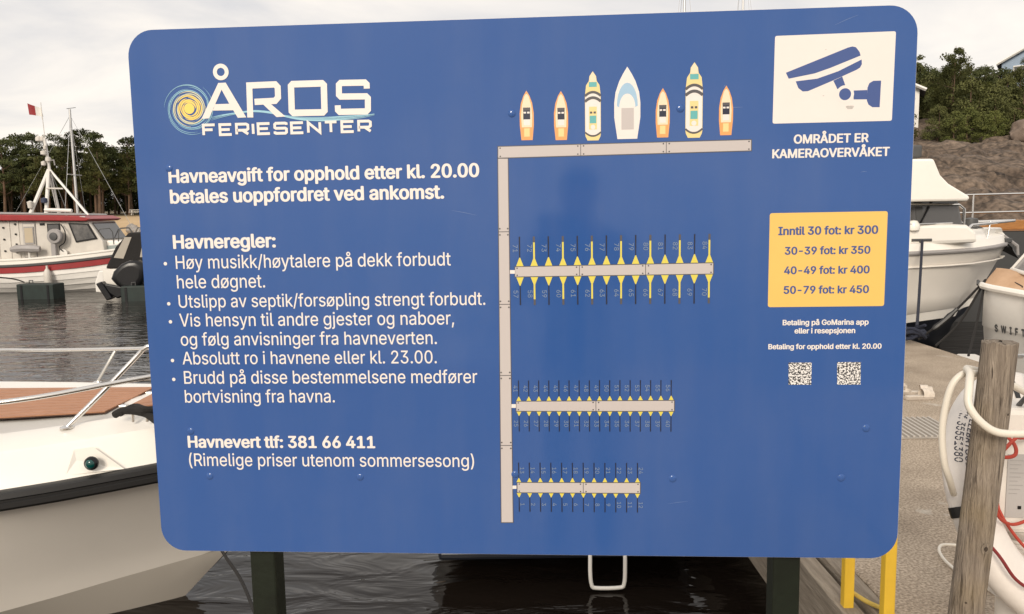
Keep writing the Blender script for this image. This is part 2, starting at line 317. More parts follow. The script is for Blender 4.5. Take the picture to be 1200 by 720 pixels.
# far shore on the left: sand beach rising to a wooded flat
def fbm(x, y, s, o=4):
    v = 0; a = 1; 
    for k in range(o): v += a * mnoise.noise(Vector((x * s, y * s, 3.7 * k))); a *= 0.5; s *= 2
    return v
def beach_h(x, y):
    shore = 96 + 4 * mnoise.noise(Vector((x * 0.03, 1.3, 0)))
    d = y - shore
    z = WL + (d * 0.125 if d < 21 else 21 * 0.125 + (d - 21) * 0.02)
    return max(z, -3) + 0.10 * fbm(x, y, 0.15)
def grid_obj(name, x0, x1, nx, y0, y1, ny, h, m_, smooth=True):
    rows = [[(x0 + (x1 - x0) * i / nx, y0 + (y1 - y0) * j / ny, h(x0 + (x1 - x0) * i / nx, y0 + (y1 - y0) * j / ny)) for i in range(nx + 1)] for j in range(ny + 1)]
    return tag(MB().grid(rows).build(name, m_, None, smooth, auto=R(80)), kind='structure')
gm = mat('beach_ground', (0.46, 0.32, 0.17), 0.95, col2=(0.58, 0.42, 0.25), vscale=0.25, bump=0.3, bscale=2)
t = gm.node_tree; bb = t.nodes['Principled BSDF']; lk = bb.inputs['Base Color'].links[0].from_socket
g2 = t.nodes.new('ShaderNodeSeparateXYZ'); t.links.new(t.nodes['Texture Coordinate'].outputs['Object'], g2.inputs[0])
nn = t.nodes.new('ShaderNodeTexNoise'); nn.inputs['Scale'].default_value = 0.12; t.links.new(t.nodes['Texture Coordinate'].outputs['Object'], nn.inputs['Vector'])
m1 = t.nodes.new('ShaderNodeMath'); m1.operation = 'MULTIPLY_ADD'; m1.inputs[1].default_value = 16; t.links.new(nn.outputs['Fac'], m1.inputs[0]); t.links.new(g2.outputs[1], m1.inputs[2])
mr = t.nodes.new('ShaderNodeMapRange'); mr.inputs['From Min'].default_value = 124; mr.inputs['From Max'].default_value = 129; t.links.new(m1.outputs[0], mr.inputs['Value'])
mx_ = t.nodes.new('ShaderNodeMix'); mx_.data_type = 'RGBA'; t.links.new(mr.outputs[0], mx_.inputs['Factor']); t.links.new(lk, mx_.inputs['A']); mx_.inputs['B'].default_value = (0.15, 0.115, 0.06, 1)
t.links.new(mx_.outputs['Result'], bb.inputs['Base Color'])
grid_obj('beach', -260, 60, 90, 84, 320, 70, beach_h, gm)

# rocky hill on the right
def hill_h(x, y):
    shore = 34 + max(0, (22 - x)) * 1.9
    d = y - shore + 2.0 * fbm(x, y, 0.07)
    if d < 0: return max(-3, WL + d * 0.4)
    z = WL + 5.6 * (1 - math.exp(-d / 9.0)) * 1.12
    if d > 20: z += (d - 20) * 0.21
    (f1, f2, *_), pts = mnoise.voronoi(Vector((x * .16 + .25 * fbm(x, y, .2, 2), y * .30 + .25 * fbm(y, x, .2, 2), z * .35)))
    blk = .55 * mnoise.noise(Vector(pts[0]) * 7.3) - .9 * max(0, .13 - (f2 - f1)) / .13
    z += blk * min(1, d / 3)
    return z + 0.55 * fbm(x, y, 0.11) * min(1, d / 4) + (0.30 * fbm(x, y, 0.45) - 0.55 * max(0, 0.16 - abs(fbm(x * .7, y, 0.16, 3))) / 0.16 + 0.12 * fbm(x, y, 1.3, 2)) * min(1, d / 3)
rk = mat('bare_rock', (0.068, 0.047, 0.033), 0.9, col2=(0.185, 0.138, 0.102), vscale=0.5, bump=1.0, bscale=2.2, detail=10, stretch=(.6, 1, 2.6))
rk.node_tree.nodes['Bump'].inputs['Distance'].default_value = 0.25
tt = rk.node_tree; bb = tt.nodes['Principled BSDF']; lk = bb.inputs['Base Color'].links[0].from_socket; co = tt.nodes['Texture Coordinate'].outputs['Object']
mp = tt.nodes.new('ShaderNodeMapping'); mp.inputs['Scale'].default_value = (.30, .55, .9); mp.inputs['Rotation'].default_value = (.2, .35, .5); tt.links.new(co, mp.inputs[0])
wn = tt.nodes.new('ShaderNodeTexNoise'); wn.inputs['Scale'].default_value = .8; wn.inputs['Detail'].default_value = 4; tt.links.new(mp.outputs[0], wn.inputs['Vector'])
wa = tt.nodes.new('ShaderNodeVectorMath'); wa.operation = 'MULTIPLY_ADD'; wa.inputs[1].default_value = (1.2, 1.2, 1.2); tt.links.new(wn.outputs['Color'], wa.inputs[0]); tt.links.new(mp.outputs[0], wa.inputs[2])
vo = tt.nodes.new('ShaderNodeTexVoronoi'); vo.feature = 'DISTANCE_TO_EDGE'; vo.inputs['Scale'].default_value = .75; tt.links.new(wa.outputs[0], vo.inputs['Vector'])
vr = tt.nodes.new('ShaderNodeMapRange'); vr.inputs['From Max'].default_value = .035; vr.inputs['To Min'].default_value = .50; tt.links.new(vo.outputs['Distance'], vr.inputs['Value'])
fn = tt.nodes.new('ShaderNodeTexNoise'); fn.inputs['Scale'].default_value = 3.5; fn.inputs['Detail'].default_value = 8; tt.links.new(co, fn.inputs['Vector'])
fr = tt.nodes.new('ShaderNodeMapRange'); fr.inputs['From Min'].default_value = .35; fr.inputs['From Max'].default_value = .65; fr.inputs['To Min'].default_value = .55; fr.inputs['To Max'].default_value = 1.5; tt.links.new(fn.outputs['Fac'], fr.inputs['Value'])
ml = tt.nodes.new('ShaderNodeMath'); ml.operation = 'MULTIPLY'; tt.links.new(vr.outputs[0], ml.inputs[0]); tt.links.new(fr.outputs[0], ml.inputs[1])
sc_ = tt.nodes.new('ShaderNodeVectorMath'); sc_.operation = 'SCALE'; tt.links.new(lk, sc_.inputs[0]); tt.links.new(ml.outputs[0], sc_.inputs['Scale']); tt.links.new(sc_.outputs[0], bb.inputs['Base Color'])
grid_obj('rock_hill', -12, 112, 320, 30, 130, 300, hill_h, rk)

# quay: wide concrete pier on the right, quay deck under the photographer
conc = mat('worn_concrete', (0.33, 0.265, 0.20), 0.9, col2=(0.52, 0.43, 0.335), vscale=2.2, bump=0.35, bscale=70, detail=10)
t = conc.node_tree; bb = t.nodes['Principled BSDF']; lk = bb.inputs['Base Color'].links[0].from_socket
nn = t.nodes.new('ShaderNodeTexNoise'); nn.inputs['Scale'].default_value = 85; nn.inputs['Detail'].default_value = 3; t.links.new(t.nodes['Texture Coordinate'].outputs['Object'], nn.inputs['Vector'])
rr = t.nodes.new('ShaderNodeValToRGB'); rr.color_ramp.elements[0].position = 0.36; rr.color_ramp.elements[1].position = 0.66; rr.color_ramp.elements[0].color = (0.55, 0.53, 0.5, 1); rr.color_ramp.elements[1].color = (1.2, 1.2, 1.2, 1)
t.links.new(nn.outputs['Fac'], rr.inputs[0])
mx_ = t.nodes.new('ShaderNodeMix'); mx_.data_type = 'RGBA'; mx_.blend_type = 'MULTIPLY'; mx_.inputs['Factor'].default_value = 1; t.links.new(lk, mx_.inputs['A']); t.links.new(rr.outputs[0], mx_.inputs['B'])
# pale worn stains
vn = t.nodes.new('ShaderNodeTexNoise'); vn.inputs['Scale'].default_value = 3.1; vn.inputs['Detail'].default_value = 8; t.links.new(t.nodes['Texture Coordinate'].outputs['Object'], vn.inputs['Vector'])
vr = t.nodes.new('ShaderNodeMapRange'); vr.inputs['From Min'].default_value = 0.66; vr.inputs['From Max'].default_value = 0.72; t.links.new(vn.outputs['Fac'], vr.inputs['Value'])
m2 = t.nodes.new('ShaderNodeMix'); m2.data_type = 'RGBA'; t.links.new(vr.outputs[0], m2.inputs['Factor']); t.links.new(mx_.outputs['Result'], m2.inputs['A']); m2.inputs['B'].default_value = (0.52, 0.47, 0.40, 1)
t.links.new(m2.outputs['Result'], bb.inputs['Base Color'])
M['concrete'] = conc
pier = tag(MB().box(1.445, 4.64, -4, 10.0, -2.2, 0.0).build('concrete_pier', M['concrete'], bevel=0.02), kind='structure')
tag(MB().box(-9, 1.40, -5, 2.3, -2.2, 0.0).build('quay', M['concrete'], bevel=0.02), kind='structure')
# weathered timbers along the pier's left edge
M['oldwood'] = mat('weathered_timber', (0.16, 0.125, 0.09), 0.9, col2=(0.36, 0.305, 0.24), vscale=7, stretch=(6, 0.5, 6), bump=0.6, bscale=35, detail=8)
for x0, x1, z0, z1 in ((1.262, 1.345, -0.34, -0.012), (1.362, 1.432, -0.30, 0.012)):
    yy = 2.32
    for k, ln in enumerate((2.4, 2.2, 3.0)):
        MB().box(x0, x1, yy + 0.004, yy + ln - 0.004, z0, z1 + 0.004 * (k % 2)).build('edge_timber', M['oldwood'], pier, bevel=0.006)
        yy += ln
# ================================================================== SIGN
SX, SY, SZ, SYAW, SW, SH = 0.005, 1.5836, 1.3859, -0.067, 1.5, 1.0596
sign = thing('harbour_information_sign', (SX, SY, 0), SYAW, 'large blue harbour rules and price sign with white lettering on two green posts', 'sign')
def rrect(w, h, r, n=10):
    out = []
    for cx, cz, a0 in ((w/2-r, h/2-r, 0), (-w/2+r, h/2-r, 90), (-w/2+r, -h/2+r, 180), (w/2-r, -h/2+r, 270)):
        for k in range(n + 1):
            a = R(a0 + 90 * k / n); out.append((cx + r * math.cos(a), cz + r * math.sin(a)))
    return out
rim = rrect(SW, SH, 0.052)
MB().prism([(x, z + SZ) for x, z in rrect(SW - 0.0022, SH - 0.0022, 0.051)], 0.0, 0.002).build('panel', M['sign_blue'], sign)
MB().prism([(x, z + SZ) for x, z in rim], 0.0021, 0.008).build('panel_core', M['sign_edge'], sign)
for u in (-0.548, 0.545):
    MB().box(u - 0.027, u + 0.027, 0.030, 0.086, 0.0, SZ + SH/2 - 0.06).build('post', M['postgreen'], sign, bevel=0.004)
    MB().box(u - 0.07, u + 0.07, 0.0, 0.13, 0.0, 0.008).build('foot_plate', M['postgreen'], sign, bevel=0.002)
for v in (-0.36, 0.36):
    MB().box(-0.66, 0.66, 0.0085, 0.0295, SZ + v - 0.02, SZ + v + 0.02).build('cross_rail', M['alu'], sign, bevel=0.002)

OFF = 0.3      # print lies a fraction of a millimetre above the panel, one layer over another
def flat(mb, poly, off):
    n = len(poly); mb.add([(u, -off*OFF, SZ + v) for u, v in poly], [tuple(range(n))]); return mb
def circ(c, r, n=24): return [(c[0] + r * math.cos(2*math.pi*k/n), c[1] + r * math.sin(2*math.pi*k/n)) for k in range(n)]
def annulus(mb, c, r0, r1, off, n=32, sx=1.0):
    vs = []; fs = []
    for k in range(n):
        a = 2*math.pi*k/n
        for r in (r0, r1): vs.append((c[0] + r*sx*math.cos(a), -off*OFF, SZ + c[1] + r*math.sin(a)))
    for k in range(n): j = (k+1) % n; fs.append((2*k, 2*k+1, 2*j+1, 2*j))
    mb.add(vs, fs)
def stroke(mb, pts, w, off, closed=False, ws=None):
    P = [Vector(p) for p in pts]; k = len(P); Lf = []; Rt = []
    for i in range(k):
        a = P[i-1] if (closed or i > 0) else None; c = P[(i+1) % k] if (closed or i < k-1) else None
        d1 = (P[i]-a).normalized() if a is not None else None; d2 = (c-P[i]).normalized() if c is not None else None
        if d1 is None: d1 = d2
        if d2 is None: d2 = d1
        n1 = Vector((-d1.y, d1.x)); n2 = Vector((-d2.y, d2.x)); nn = (n1+n2)
        if nn.length < 1e-6: nn = n1
        nn.normalize(); s = 1.0/max(0.45, nn.dot(n1)); hw = (ws[i] if ws else w)/2
        Lf.append(P[i]+nn*hw*s); Rt.append(P[i]-nn*hw*s)
    vs = [(p.x, -off*OFF, SZ+p.y) for p in Lf] + [(p.x, -off*OFF, SZ+p.y) for p in Rt]
    fs = [(i, (i+1) % k, k+(i+1) % k, k+i) for i in range(k if closed else k-1)]
    mb.add(vs, fs)
try:
    import os
    FONT = bpy.data.fonts.load(os.path.join(bpy.utils.system_resource('DATAFILES'), 'fonts', 'Inter.woff2'))
except Exception:
    FONT = None
_tc = {}
def text_geo(body):
    """outlines of a line of text, every contour filled by itself (overlapping strokes of a letter stay whole)"""
    if body in _tc: return _tc[body]
    cu = bpy.data.curves.new('t', 'FONT'); cu.body = body; cu.size = 1.0
    if FONT: cu.font = FONT
    ob = bpy.data.objects.new('t', cu); C.objects.link(ob)
    dg = bpy.context.evaluated_depsgraph_get(); cv = ob.to_curve(dg); cont = []
    for sp in cv.splines:
        pts = []; bz = sp.bezier_points; n = len(bz)
        for i in range(n):
            A, B = bz[i], bz[(i+1) % n]
            straight = (A.handle_right-A.co).cross(B.co-A.co).length < 1e-6 and (B.handle_left-B.co).cross(B.co-A.co).length < 1e-6
            st = 1 if straight else 5
            for k in range(st):
                t_ = k/st; q = 1-t_; c_ = A.co*q**3+A.handle_right*3*q*q*t_+B.handle_left*3*q*t_*t_+B.co*t_**3
                pts.append((c_.x, c_.y))
        if len(pts) > 2:
            ar = sum(pts[i-1][0]*pts[i][1]-pts[i][0]*pts[i-1][1] for i in range(len(pts)))/2
            cont.append((ar, pts))
    ob.to_curve_clear(); C.objects.unlink(ob); bpy.data.objects.remove(ob); bpy.data.curves.remove(cu)
    vs = []; fs = []; cont = sorted((c[1] for c in cont), key=lambda q: min(x for x, y in q)); groups = []
    for q in cont:                                   # contours that overlap sideways belong to one letter
        x0, x1 = min(x for x, y in q), max(x for x, y in q)
        if groups and x0 < groups[-1][0]: groups[-1][1].append(q); groups[-1][0] = max(groups[-1][0], x1)
        else: groups.append([x1, [q]])
    for _, loops in groups:
        pv = []; pe = []
        for l in loops:
            o = len(pv); pv += [Vector(q) for q in l]; pe += [(o+i, o+(i+1) % len(l)) for i in range(len(l))]
        rv, _e, rf, *_r = cdt(pv, pe, [], 0, 1e-6)
        o = len(vs); vs += [(q.x, q.y) for q in rv]
        for t_ in rf:
            cx = sum(rv[i].x for i in t_)/3; cy = sum(rv[i].y for i in t_)/3; w = 0
            for l in loops:
                for i in range(len(l)):
                    (ax, ay), (bx, by) = l[i-1], l[i]
                    if (ay <= cy) != (by <= cy):
                        if ax+(cy-ay)*(bx-ax)/(by-ay) > cx: w += 1 if by > ay else -1
            if w: fs.append(tuple(i+o for i in t_))
    _tc[body] = (vs, fs); return vs, fs
LH = 1.15
for body, u0, u1, v, bold, col in LINES:
    vs, fs = text_geo(body)
    a = min(x for x, y in vs); c = max(x for x, y in vs); s = (u1-u0)/(c-a)
    hh = 1.02 if bold else LH
    mb = MB(); e = 0.030 if bold else 0.004          # bold letters: the outline thickened by e on every side
    for k in range(9 if bold else 5):
        ex, ey = (0, 0) if k == 0 else (e*math.cos(2*math.pi*k/(8 if bold else 4)), e*0.6*math.sin(2*math.pi*k/(8 if bold else 4)))
        mb.add([(u0+(x-a+ex)*s, (-0.0016-0.00004*k)*OFF, SZ+v+(y+ey)*s*hh) for x, y in vs], fs)
    mb.build('lettering', M['print_white' if col == 'w' else 'print_blue'], sign)
for c in BULLETS: flat(MB(), circ(c, 0.0036, 14), 0.0016).build('bullet', M['print_white'], sign)
# camera pictogram
def quad_round(q, r=0.005, n=5):
    out = []; Q = [Vector(p) for p in q]
    for i in range(4):
        p = Q[i]; a = (Q[i-1]-p).normalized()*r; b_ = (Q[(i+1) % 4]-p).normalized()*r
        for k in range(n+1):
            t_ = k/n; out.append(tuple(p + a*(1-t_)**2 + b_*t_**2))
    return out
wp = flat(MB(), quad_round(WHITE_PANEL, 0.004), 0.0008).build('white_panel', M['print_white'], sign)
for k in ('upper', 'lower', 'neck', 'arm', 'mount'):
    flat(MB(), ICON[k], 0.0012).build('camera_pictogram', M['print_blue'], wp)
flat(MB(), circ(ICON_DISC[0], ICON_DISC[1]*1.5), 0.0015).build('camera_pictogram_gap', M['print_white'], wp)
flat(MB(), circ(ICON_DISC[0], ICON_DISC[1]), 0.0018).build('camera_pictogram', M['print_blue'], wp)
for c, r_ in (((0.6318, 0.3475), 0.0062), ((0.6300, 0.3480), 0.0040), ((0.5830, 0.3700), 0.0014), ((0.5852, 0.4535), 0.0011)):
    flat(MB(), [(c[0]+r_*math.cos(a_)*(1.1+.25*math.sin(3*a_)), c[1]+r_*.7*math.sin(a_)*(1+.3*math.cos(2*a_))) for a_ in [2*math.pi*k/16 for k in range(16)]], 0.0011+0.0004*(r_ == 0.0040)).build('smudge', M['smudge'], wp)
flat(MB(), quad_round(YELLOW_PANEL, 0.005), 0.0008).build('price_panel', M['print_yellow'], sign)
for q in QR: flat(MB(), q, 0.0010).build('speckled_square', M['print_qr'], sign)
# logo
mb = MB()
annulus(mb, LOGO_RING[0], 0.0078, 0.0157, 0.0024)
A = LOGO_A['A']; Hh = LOGO_A['Ahole']
top = ((A[0][0]+A[1][0])/2, A[0][1])
flat(mb, [A[0], A[1], A[2], A[3], Hh[1], Hh[0]], 0.0024)           # right limb
flat(mb, [A[0], Hh[0], Hh[2], A[6], A[7]], 0.00255)                 # left limb
flat(mb, [Hh[2], Hh[1], A[4], A[5]], 0.0027)
stroke(mb, LOGO_R, 0.0120, 0.0024); flat(mb, LOGO_R_LEG, 0.00255)
O = [Vector(p) for p in LOGO_O]; oc = []
for i in range(4):
    p = O[i]; oc += [tuple(p+(O[i-1]-p).normalized()*0.0035), tuple(p+(O[(i+1) % 4]-p).normalized()*0.0035)]
stroke(mb, oc, 0.0125, 0.0024, closed=True)
S_ = [Vector(p) for p in LOGO_S]; sc = [tuple(S_[0])]
for i in range(1, len(S_)-1):
    p = S_[i]; sc += [tuple(p+(S_[i-1]-p).normalized()*0.0035), tuple(p+(S_[i+1]-p).normalized()*0.0035)]
sc.append(tuple(S_[-1])); stroke(mb, sc, 0.0118, 0.0024)
mb.build('logo_lettering', M['print_white'], sign)
# second line of the logo in wide square letters drawn as strokes
GL = {'F': [[(0,0),(0,1),(1,1)], [(0,.52),(.8,.52)]], 'E': [[(1,1),(0,1),(0,0),(1,0)], [(0,.5),(.85,.5)]], 'R': [[(0,0),(0,1),(.85,1),(1,.9),(1,.52),(.85,.40),(0,.40)], [(.5,.40),(1,0)]],
      'I': [[(0,0),(0,1)]], 'S': [[(1,.82),(1,.95),(.9,1),(.1,1),(0,.9),(0,.58),(.1,.5),(.9,.5),(1,.42),(1,.1),(.9,0),(.1,0),(0,.06),(0,.2)]], 'N': [[(0,0),(0,1),(1,0),(1,1)]], 'T': [[(.5,0),(.5,1)], [(0,1),(1,1)]]}
word = 'FERIESENTER'; wd = {'I': 0.0}; gw = 1.0; gap = 0.44
tot = sum(wd.get(ch, gw) for ch in word) + gap*(len(word)-1)
fx0, fx1 = FERI[0][0]+0.003, FERI[1][0]-0.003; fs_ = (fx1-fx0)/tot; fz0 = (FERI[0][1]+FERI[1][1])/2+0.0026; fh = (FERI[2][1]+FERI[3][1])/2-fz0-0.0026
mb = MB(); x = 0
for ch in word:
    for q, st in enumerate(GL[ch]): stroke(mb, [(fx0+(x+px_*wd.get(ch, gw))*fs_, fz0+pz*fh) for px_, pz in st], 0.0053, 0.0034+0.00015*q)
    x += wd.get(ch, gw)+gap
mb.build('logo_lettering', M['print_white'], sign)
# swirl of the sun
mb = MB(); flat(mb, circ(SUN, 0.0105, 20), 0.0010); mb.build('logo_sun', M['print_sun'], sign)
random.seed(3)
for k in range(26):
    fr = k/25; r0 = 0.0125+0.036*fr; a0 = (k*137.5) % 360; sp = 150-30*fr+random.uniform(-20, 30)
    n = 34; pts = []; ws = []
    for i in range(n+1):
        q = i/n; a = R(a0+sp*q); r = r0*(0.93+0.14*q)
        pts.append((SUN[0]+0.001+r*1.02*math.cos(a), SUN[1]+r*math.sin(a))); ws.append((0.0030*(1-fr)**1.3+0.0009)*math.sin(math.pi*min(0.97, max(0.03, q)))**0.6)
    mb = MB(); stroke(mb, pts, 0.002, 0.0010+0.00005*k, ws=ws); mb.build('logo_swirl', M['print_sun' if k < 9 else ('print_pale' if k < 15 else 'print_wave')], sign)
for k in range(5):
    pts = [(u, v+0.0016*(k-2)*math.cos(i*0.75+k*0.35)+0.0006*(k-2)) for i, (u, v) in enumerate(WAVE)]
    P3 = [Vector((u, v, 0)) for u, v in pts]; P3 = catmull(P3, 6)
    ws = [0.0016*math.sin(math.pi*min(0.98, max(0.02, i/(len(P3)-1))))**0.5*(1.0, 1.5, .9, 1.3, .7)[k] for i in range(len(P3))]
    mb = MB(); stroke(mb, [(p.x, p.y) for p in P3], 0.002, 0.0024 - 0.00008*(k+1), ws=ws); mb.build('logo_wave', M['print_wave'], sign)
# chart of the pontoons
def bar_part(q, joints=(), vertical=False):
    cx = sum(p[0] for p in q)/4; cz = sum(p[1] for p in q)/4
    e = 0.0016
    big = [(p[0]+(e if p[0] > cx else -e), p[1]+(e if p[1] > cz else -e)) for p in q]
    o = flat(MB(), big, 0.0009).build('pontoon_outline', M['print_charcoal'], sign)
    flat(MB(), q, 0.0013).build('pontoon_deck', M['print_grey'], o)
    mb = MB(); us = [p[0] for p in q]; vs_ = [p[1] for p in q]
    ends = []
    if vertical:
        for j in joints:
            f = (max(vs_)-j)/(max(vs_)-min(vs_)); ul = q[0][0]+(q[3][0]-q[0][0])*f; ur = q[1][0]+(q[2][0]-q[1][0])*f
            flat(mb, [(ul, j-0.0007), (ur, j-0.0007), (ur, j+0.0007), (ul, j+0.0007)], 0.0017)
            for du in (ul+0.002, ur-0.002):
                for dv in (-0.006, 0.006): flat(mb, circ((du, j+dv), 0.0018, 6), 0.0017)
    else:
        for j in joints:
            f = (j-min(us))/(max(us)-min(us)); vt = q[0][1]+(q[1][1]-q[0][1])*f; vb = q[3][1]+(q[2][1]-q[3][1])*f
            flat(mb, [(j-0.0006, vb), (j+0.0006, vb), (j+0.0006, vt), (j-0.0006, vt)], 0.0017)
            for dv in (vt-0.0025, vb+0.0025):
                for du in (-0.0055, 0.0055): flat(mb, circ((j+du, dv), 0.0016, 6), 0.0017)
        for u_, dv in ((min(us)+0.004, q[0][1]-0.0025), (min(us)+0.004, q[3][1]+0.0025), (max(us)-0.004, q[1][1]-0.0025), (max(us)-0.004, q[2][1]+0.0025)):
            flat(mb, circ((u_, dv), 0.0016, 6), 0.0017)
    if mb.v: tag(mb.build('pontoon_joint', M['print_charcoal'], o), kind='stuff')
    return o
bt = bar_part(BAR_TOP, [BAR_TOP[0][0]+0.158, BAR_TOP[0][0]+0.320])
bmn = bar_part(BAR_MAIN, MAIN_JOINTS, True)
def number_geo(mb, n, cx, cz, h, off):
    vs, fs = text_geo(str(n))
    a = min(x for x, y in vs); c = max(x for x, y in vs); d = max(y for x, y in vs); s = h/d
    # turned a quarter turn clockwise
    mb.add([(cx-h/2+y*s, -off*OFF, SZ+cz-(x-(a+c)/2)*s) for x, y in vs], fs)
for pi_, pr in enumerate(PIERS):
    o = bar_part(pr['bar'], pr['joints']); q = pr['bar']
    flat(MB(), pr['conn'], 0.0013).build('pontoon_link', M['print_white'], o)
    big = pi_ == 0; hw, th = (0.0072, 0.0165) if big else (0.0047, 0.0085)
    wedge = {sg: flat(MB(), [(-hw, 0), (hw, 0), (hw*0.12, sg*th), (-hw*0.12, sg*th)], 0.0015).mesh('berth_wedge', M['print_finger']) for sg in (1, -1)}
    for i in range(pr['n']):
        fx = i/(pr['n']-1); u = pr['x0']+(pr['x1']-pr['x0'])*fx; vt = q[0][1]+(q[1][1]-q[0][1])*fx+0.0016; vb = q[3][1]+(q[2][1]-q[3][1])*fx-0.0016
        for base, sgn, end, first in ((vt, 1, pr['up'], pr['fu']), (vb, -1, pr['low'], pr['fl'])):
            w_ = link('berth_wedge', wedge[sgn], o); w_.location = (u, 0, base)
            if big and i % 2:
                flat(MB(), [(u-0.0017, base+sgn*th*0.8), (u+0.0017, base+sgn*th*0.8), (u+0.0017, end-sgn*0.011), (u-0.0017, end-sgn*0.011)], 0.0012).build('berth_boom', M['print_finger'], o)
                flat(MB(), [(u-0.0020, end-sgn*0.0115), (u+0.0020, end-sgn*0.0115), (u+0.0020, end), (u-0.0020, end)], 0.0013).build('berth_boom_tip', M['print_charcoal'], o)
            else:
                w = 0.0010 if big else 0.0008
                flat(MB(), [(u-w, base+sgn*th*0.8), (u+w, base+sgn*th*0.8), (u+w*1.4, end), (u-w*1.4, end)], 0.0012).build('berth_line', M['print_dark'], o)
            mb = MB(); number_geo(mb, first+i, u+(-0.0085 if big else (-0.0062 if pi_ == 1 else 0.0066)), base+(end-base)*0.60, 0.0092 if big else 0.0082, 0.0013)
            mb.build('berth_number', M['print_number'], o)
# boats of the chart
def half(prof, u, vt, vb, hw):
    rt = [(u+w*hw, vb+(vt-vb)*h) for h, w in prof]; lf = [(u-w*hw, vb+(vt-vb)*h) for h, w in prof[::-1] if w > 0.001]; return rt+lf
def rc(u, vt, vb, hw, x0, x1, h0, h1): return [(u+hw*x0, vb+(vt-vb)*h0), (u+hw*x1, vb+(vt-vb)*h0), (u+hw*x1, vb+(vt-vb)*h1), (u+hw*x0, vb+(vt-vb)*h1)]
for kind, u, vt, vb, hw in BOATS:
    if kind == 's':
        o = flat(MB(), half([(0,.80),(.3,1),(.55,1.0),(.75,.80),(.9,.42),(1,0)], u, vt, vb, hw), 0.0010).build('printed_boat', M['print_orange'], sign)
        flat(MB(), half([(.26,.72),(.5,.80),(.7,.66),(.88,.34),(.93,.1)], u, vt, vb, hw), 0.0013).build('printed_deck', M['print_cream'], o)
        flat(MB(), rc(u, vt, vb, hw, -.5, .5, .42, .66), 0.0016).build('printed_cockpit', M['print_dark'], o)
        flat(MB(), rc(u, vt, vb, hw, -.52, .52, .60, .66), 0.0018).build('printed_screen', M['print_charcoal'], o)
        for s in (-.45, .06): flat(MB(), rc(u, vt, vb, hw, s, s+.36, .54, .575), 0.0019).build('printed_seat', M['print_white'], o)
        flat(MB(), rc(u, vt, vb, hw, -.45, .45, .30, .42), 0.0016).build('printed_stern', M['print_white'], o)
        flat(MB(), rc(u, vt, vb, hw, -.40, .40, .07, .24), 0.0016).build('printed_hatch', M['print_buff'], o)
    elif kind == 'y':
        o = flat(MB(), half([(0,.70),(.06,.95),(.1,1),(.65,1),(.8,.85),(.86,.5),(.93,.42),(1,0)], u, vt, vb, hw), 0.0010).build('printed_yacht', M['print_buff'], sign)
        flat(MB(), half([(.08,.5),(.11,.9),(.15,.95),(.62,.95),(.68,.85),(.70,.4)], u, vt, vb, hw), 0.0013).build('printed_deck', M['print_white'], o)
        flat(MB(), half([(.85,.45),(.93,.36),(.985,.05)], u, vt, vb, hw), 0.0013).build('printed_deck', M['print_cream'], o)
        flat(MB(), rc(u, vt, vb, hw, -.5, .5, .16, .49), 0.0016).build('printed_deck', M['print_buff'], o)
        flat(MB(), rc(u, vt, vb, hw, -.42, .42, .25, .36), 0.0019).build('printed_pool', M['print_teal'], o)
        flat(MB(), rc(u, vt, vb, hw, -.5, .5, .775, .845), 0.0016).build('printed_pool', M['print_teal'], o)
        flat(MB(), circ((u, vb+(vt-vb)*.195), hw*.3, 14), 0.0019).build('printed_table', M['print_white'], o)
        for s in (-.38, .08): flat(MB(), rc(u, vt, vb, hw, s, s+.3, .39, .42), 0.0019).build('printed_seat', M['print_charcoal'], o)
        for h0, hh in ((.70, .045), (.62, .05), (.065, .03)):
            pts = []
            for k in range(13):
                x = -1+2*k/12; sg = -1 if h0 > .1 else 1
                pts.append((u+hw*x, vb+(vt-vb)*(h0+sg*.055*x*x)))
            mb = MB(); stroke(mb, pts, (vt-vb)*hh*0.8, 0.0022); mb.build('printed_band', M['print_charcoal'], o)
    else:
        o = flat(MB(), half([(0,.76),(.3,1),(.5,1),(.65,.90),(.8,.62),(.9,.34),(1,0)], u, vt, vb, hw), 0.0010).build('printed_cabin_cruiser', M['print_white'], sign)
        flat(MB(), half([(.05,.66),(.3,.88),(.5,.88),(.64,.8),(.79,.52),(.9,.22),(.95,.04)], u, vt, vb, hw), 0.0013).build('printed_deck', M['print_cream' if False else 'print_white'], o)
        arc_o = [(math.cos(R(a))*.80, .46+math.sin(R(a))*.32) for a in range(0, 181, 15)]; arc_i = [(math.cos(R(a))*.62, .44+math.sin(R(a))*.19) for a in range(180, -1, -15)]
        vs = [(u+hw*x, -0.0016*OFF, SZ+vb+(vt-vb)*h) for x, h in arc_o]+[(u+hw*x, -0.0016*OFF, SZ+vb+(vt-vb)*h) for x, h in arc_i[::-1]]
        n = len(arc_o); mb = MB(); mb.add(vs, [(i, i+1, n+i+1, n+i) for i in range(n-1)]); mb.build('printed_windscreen', M['print_sky'], o)
        flat(MB(), rc(u, vt, vb, hw, -.45, .5, .13, .43), 0.0016).build('printed_cockpit', M['print_grey'], o)
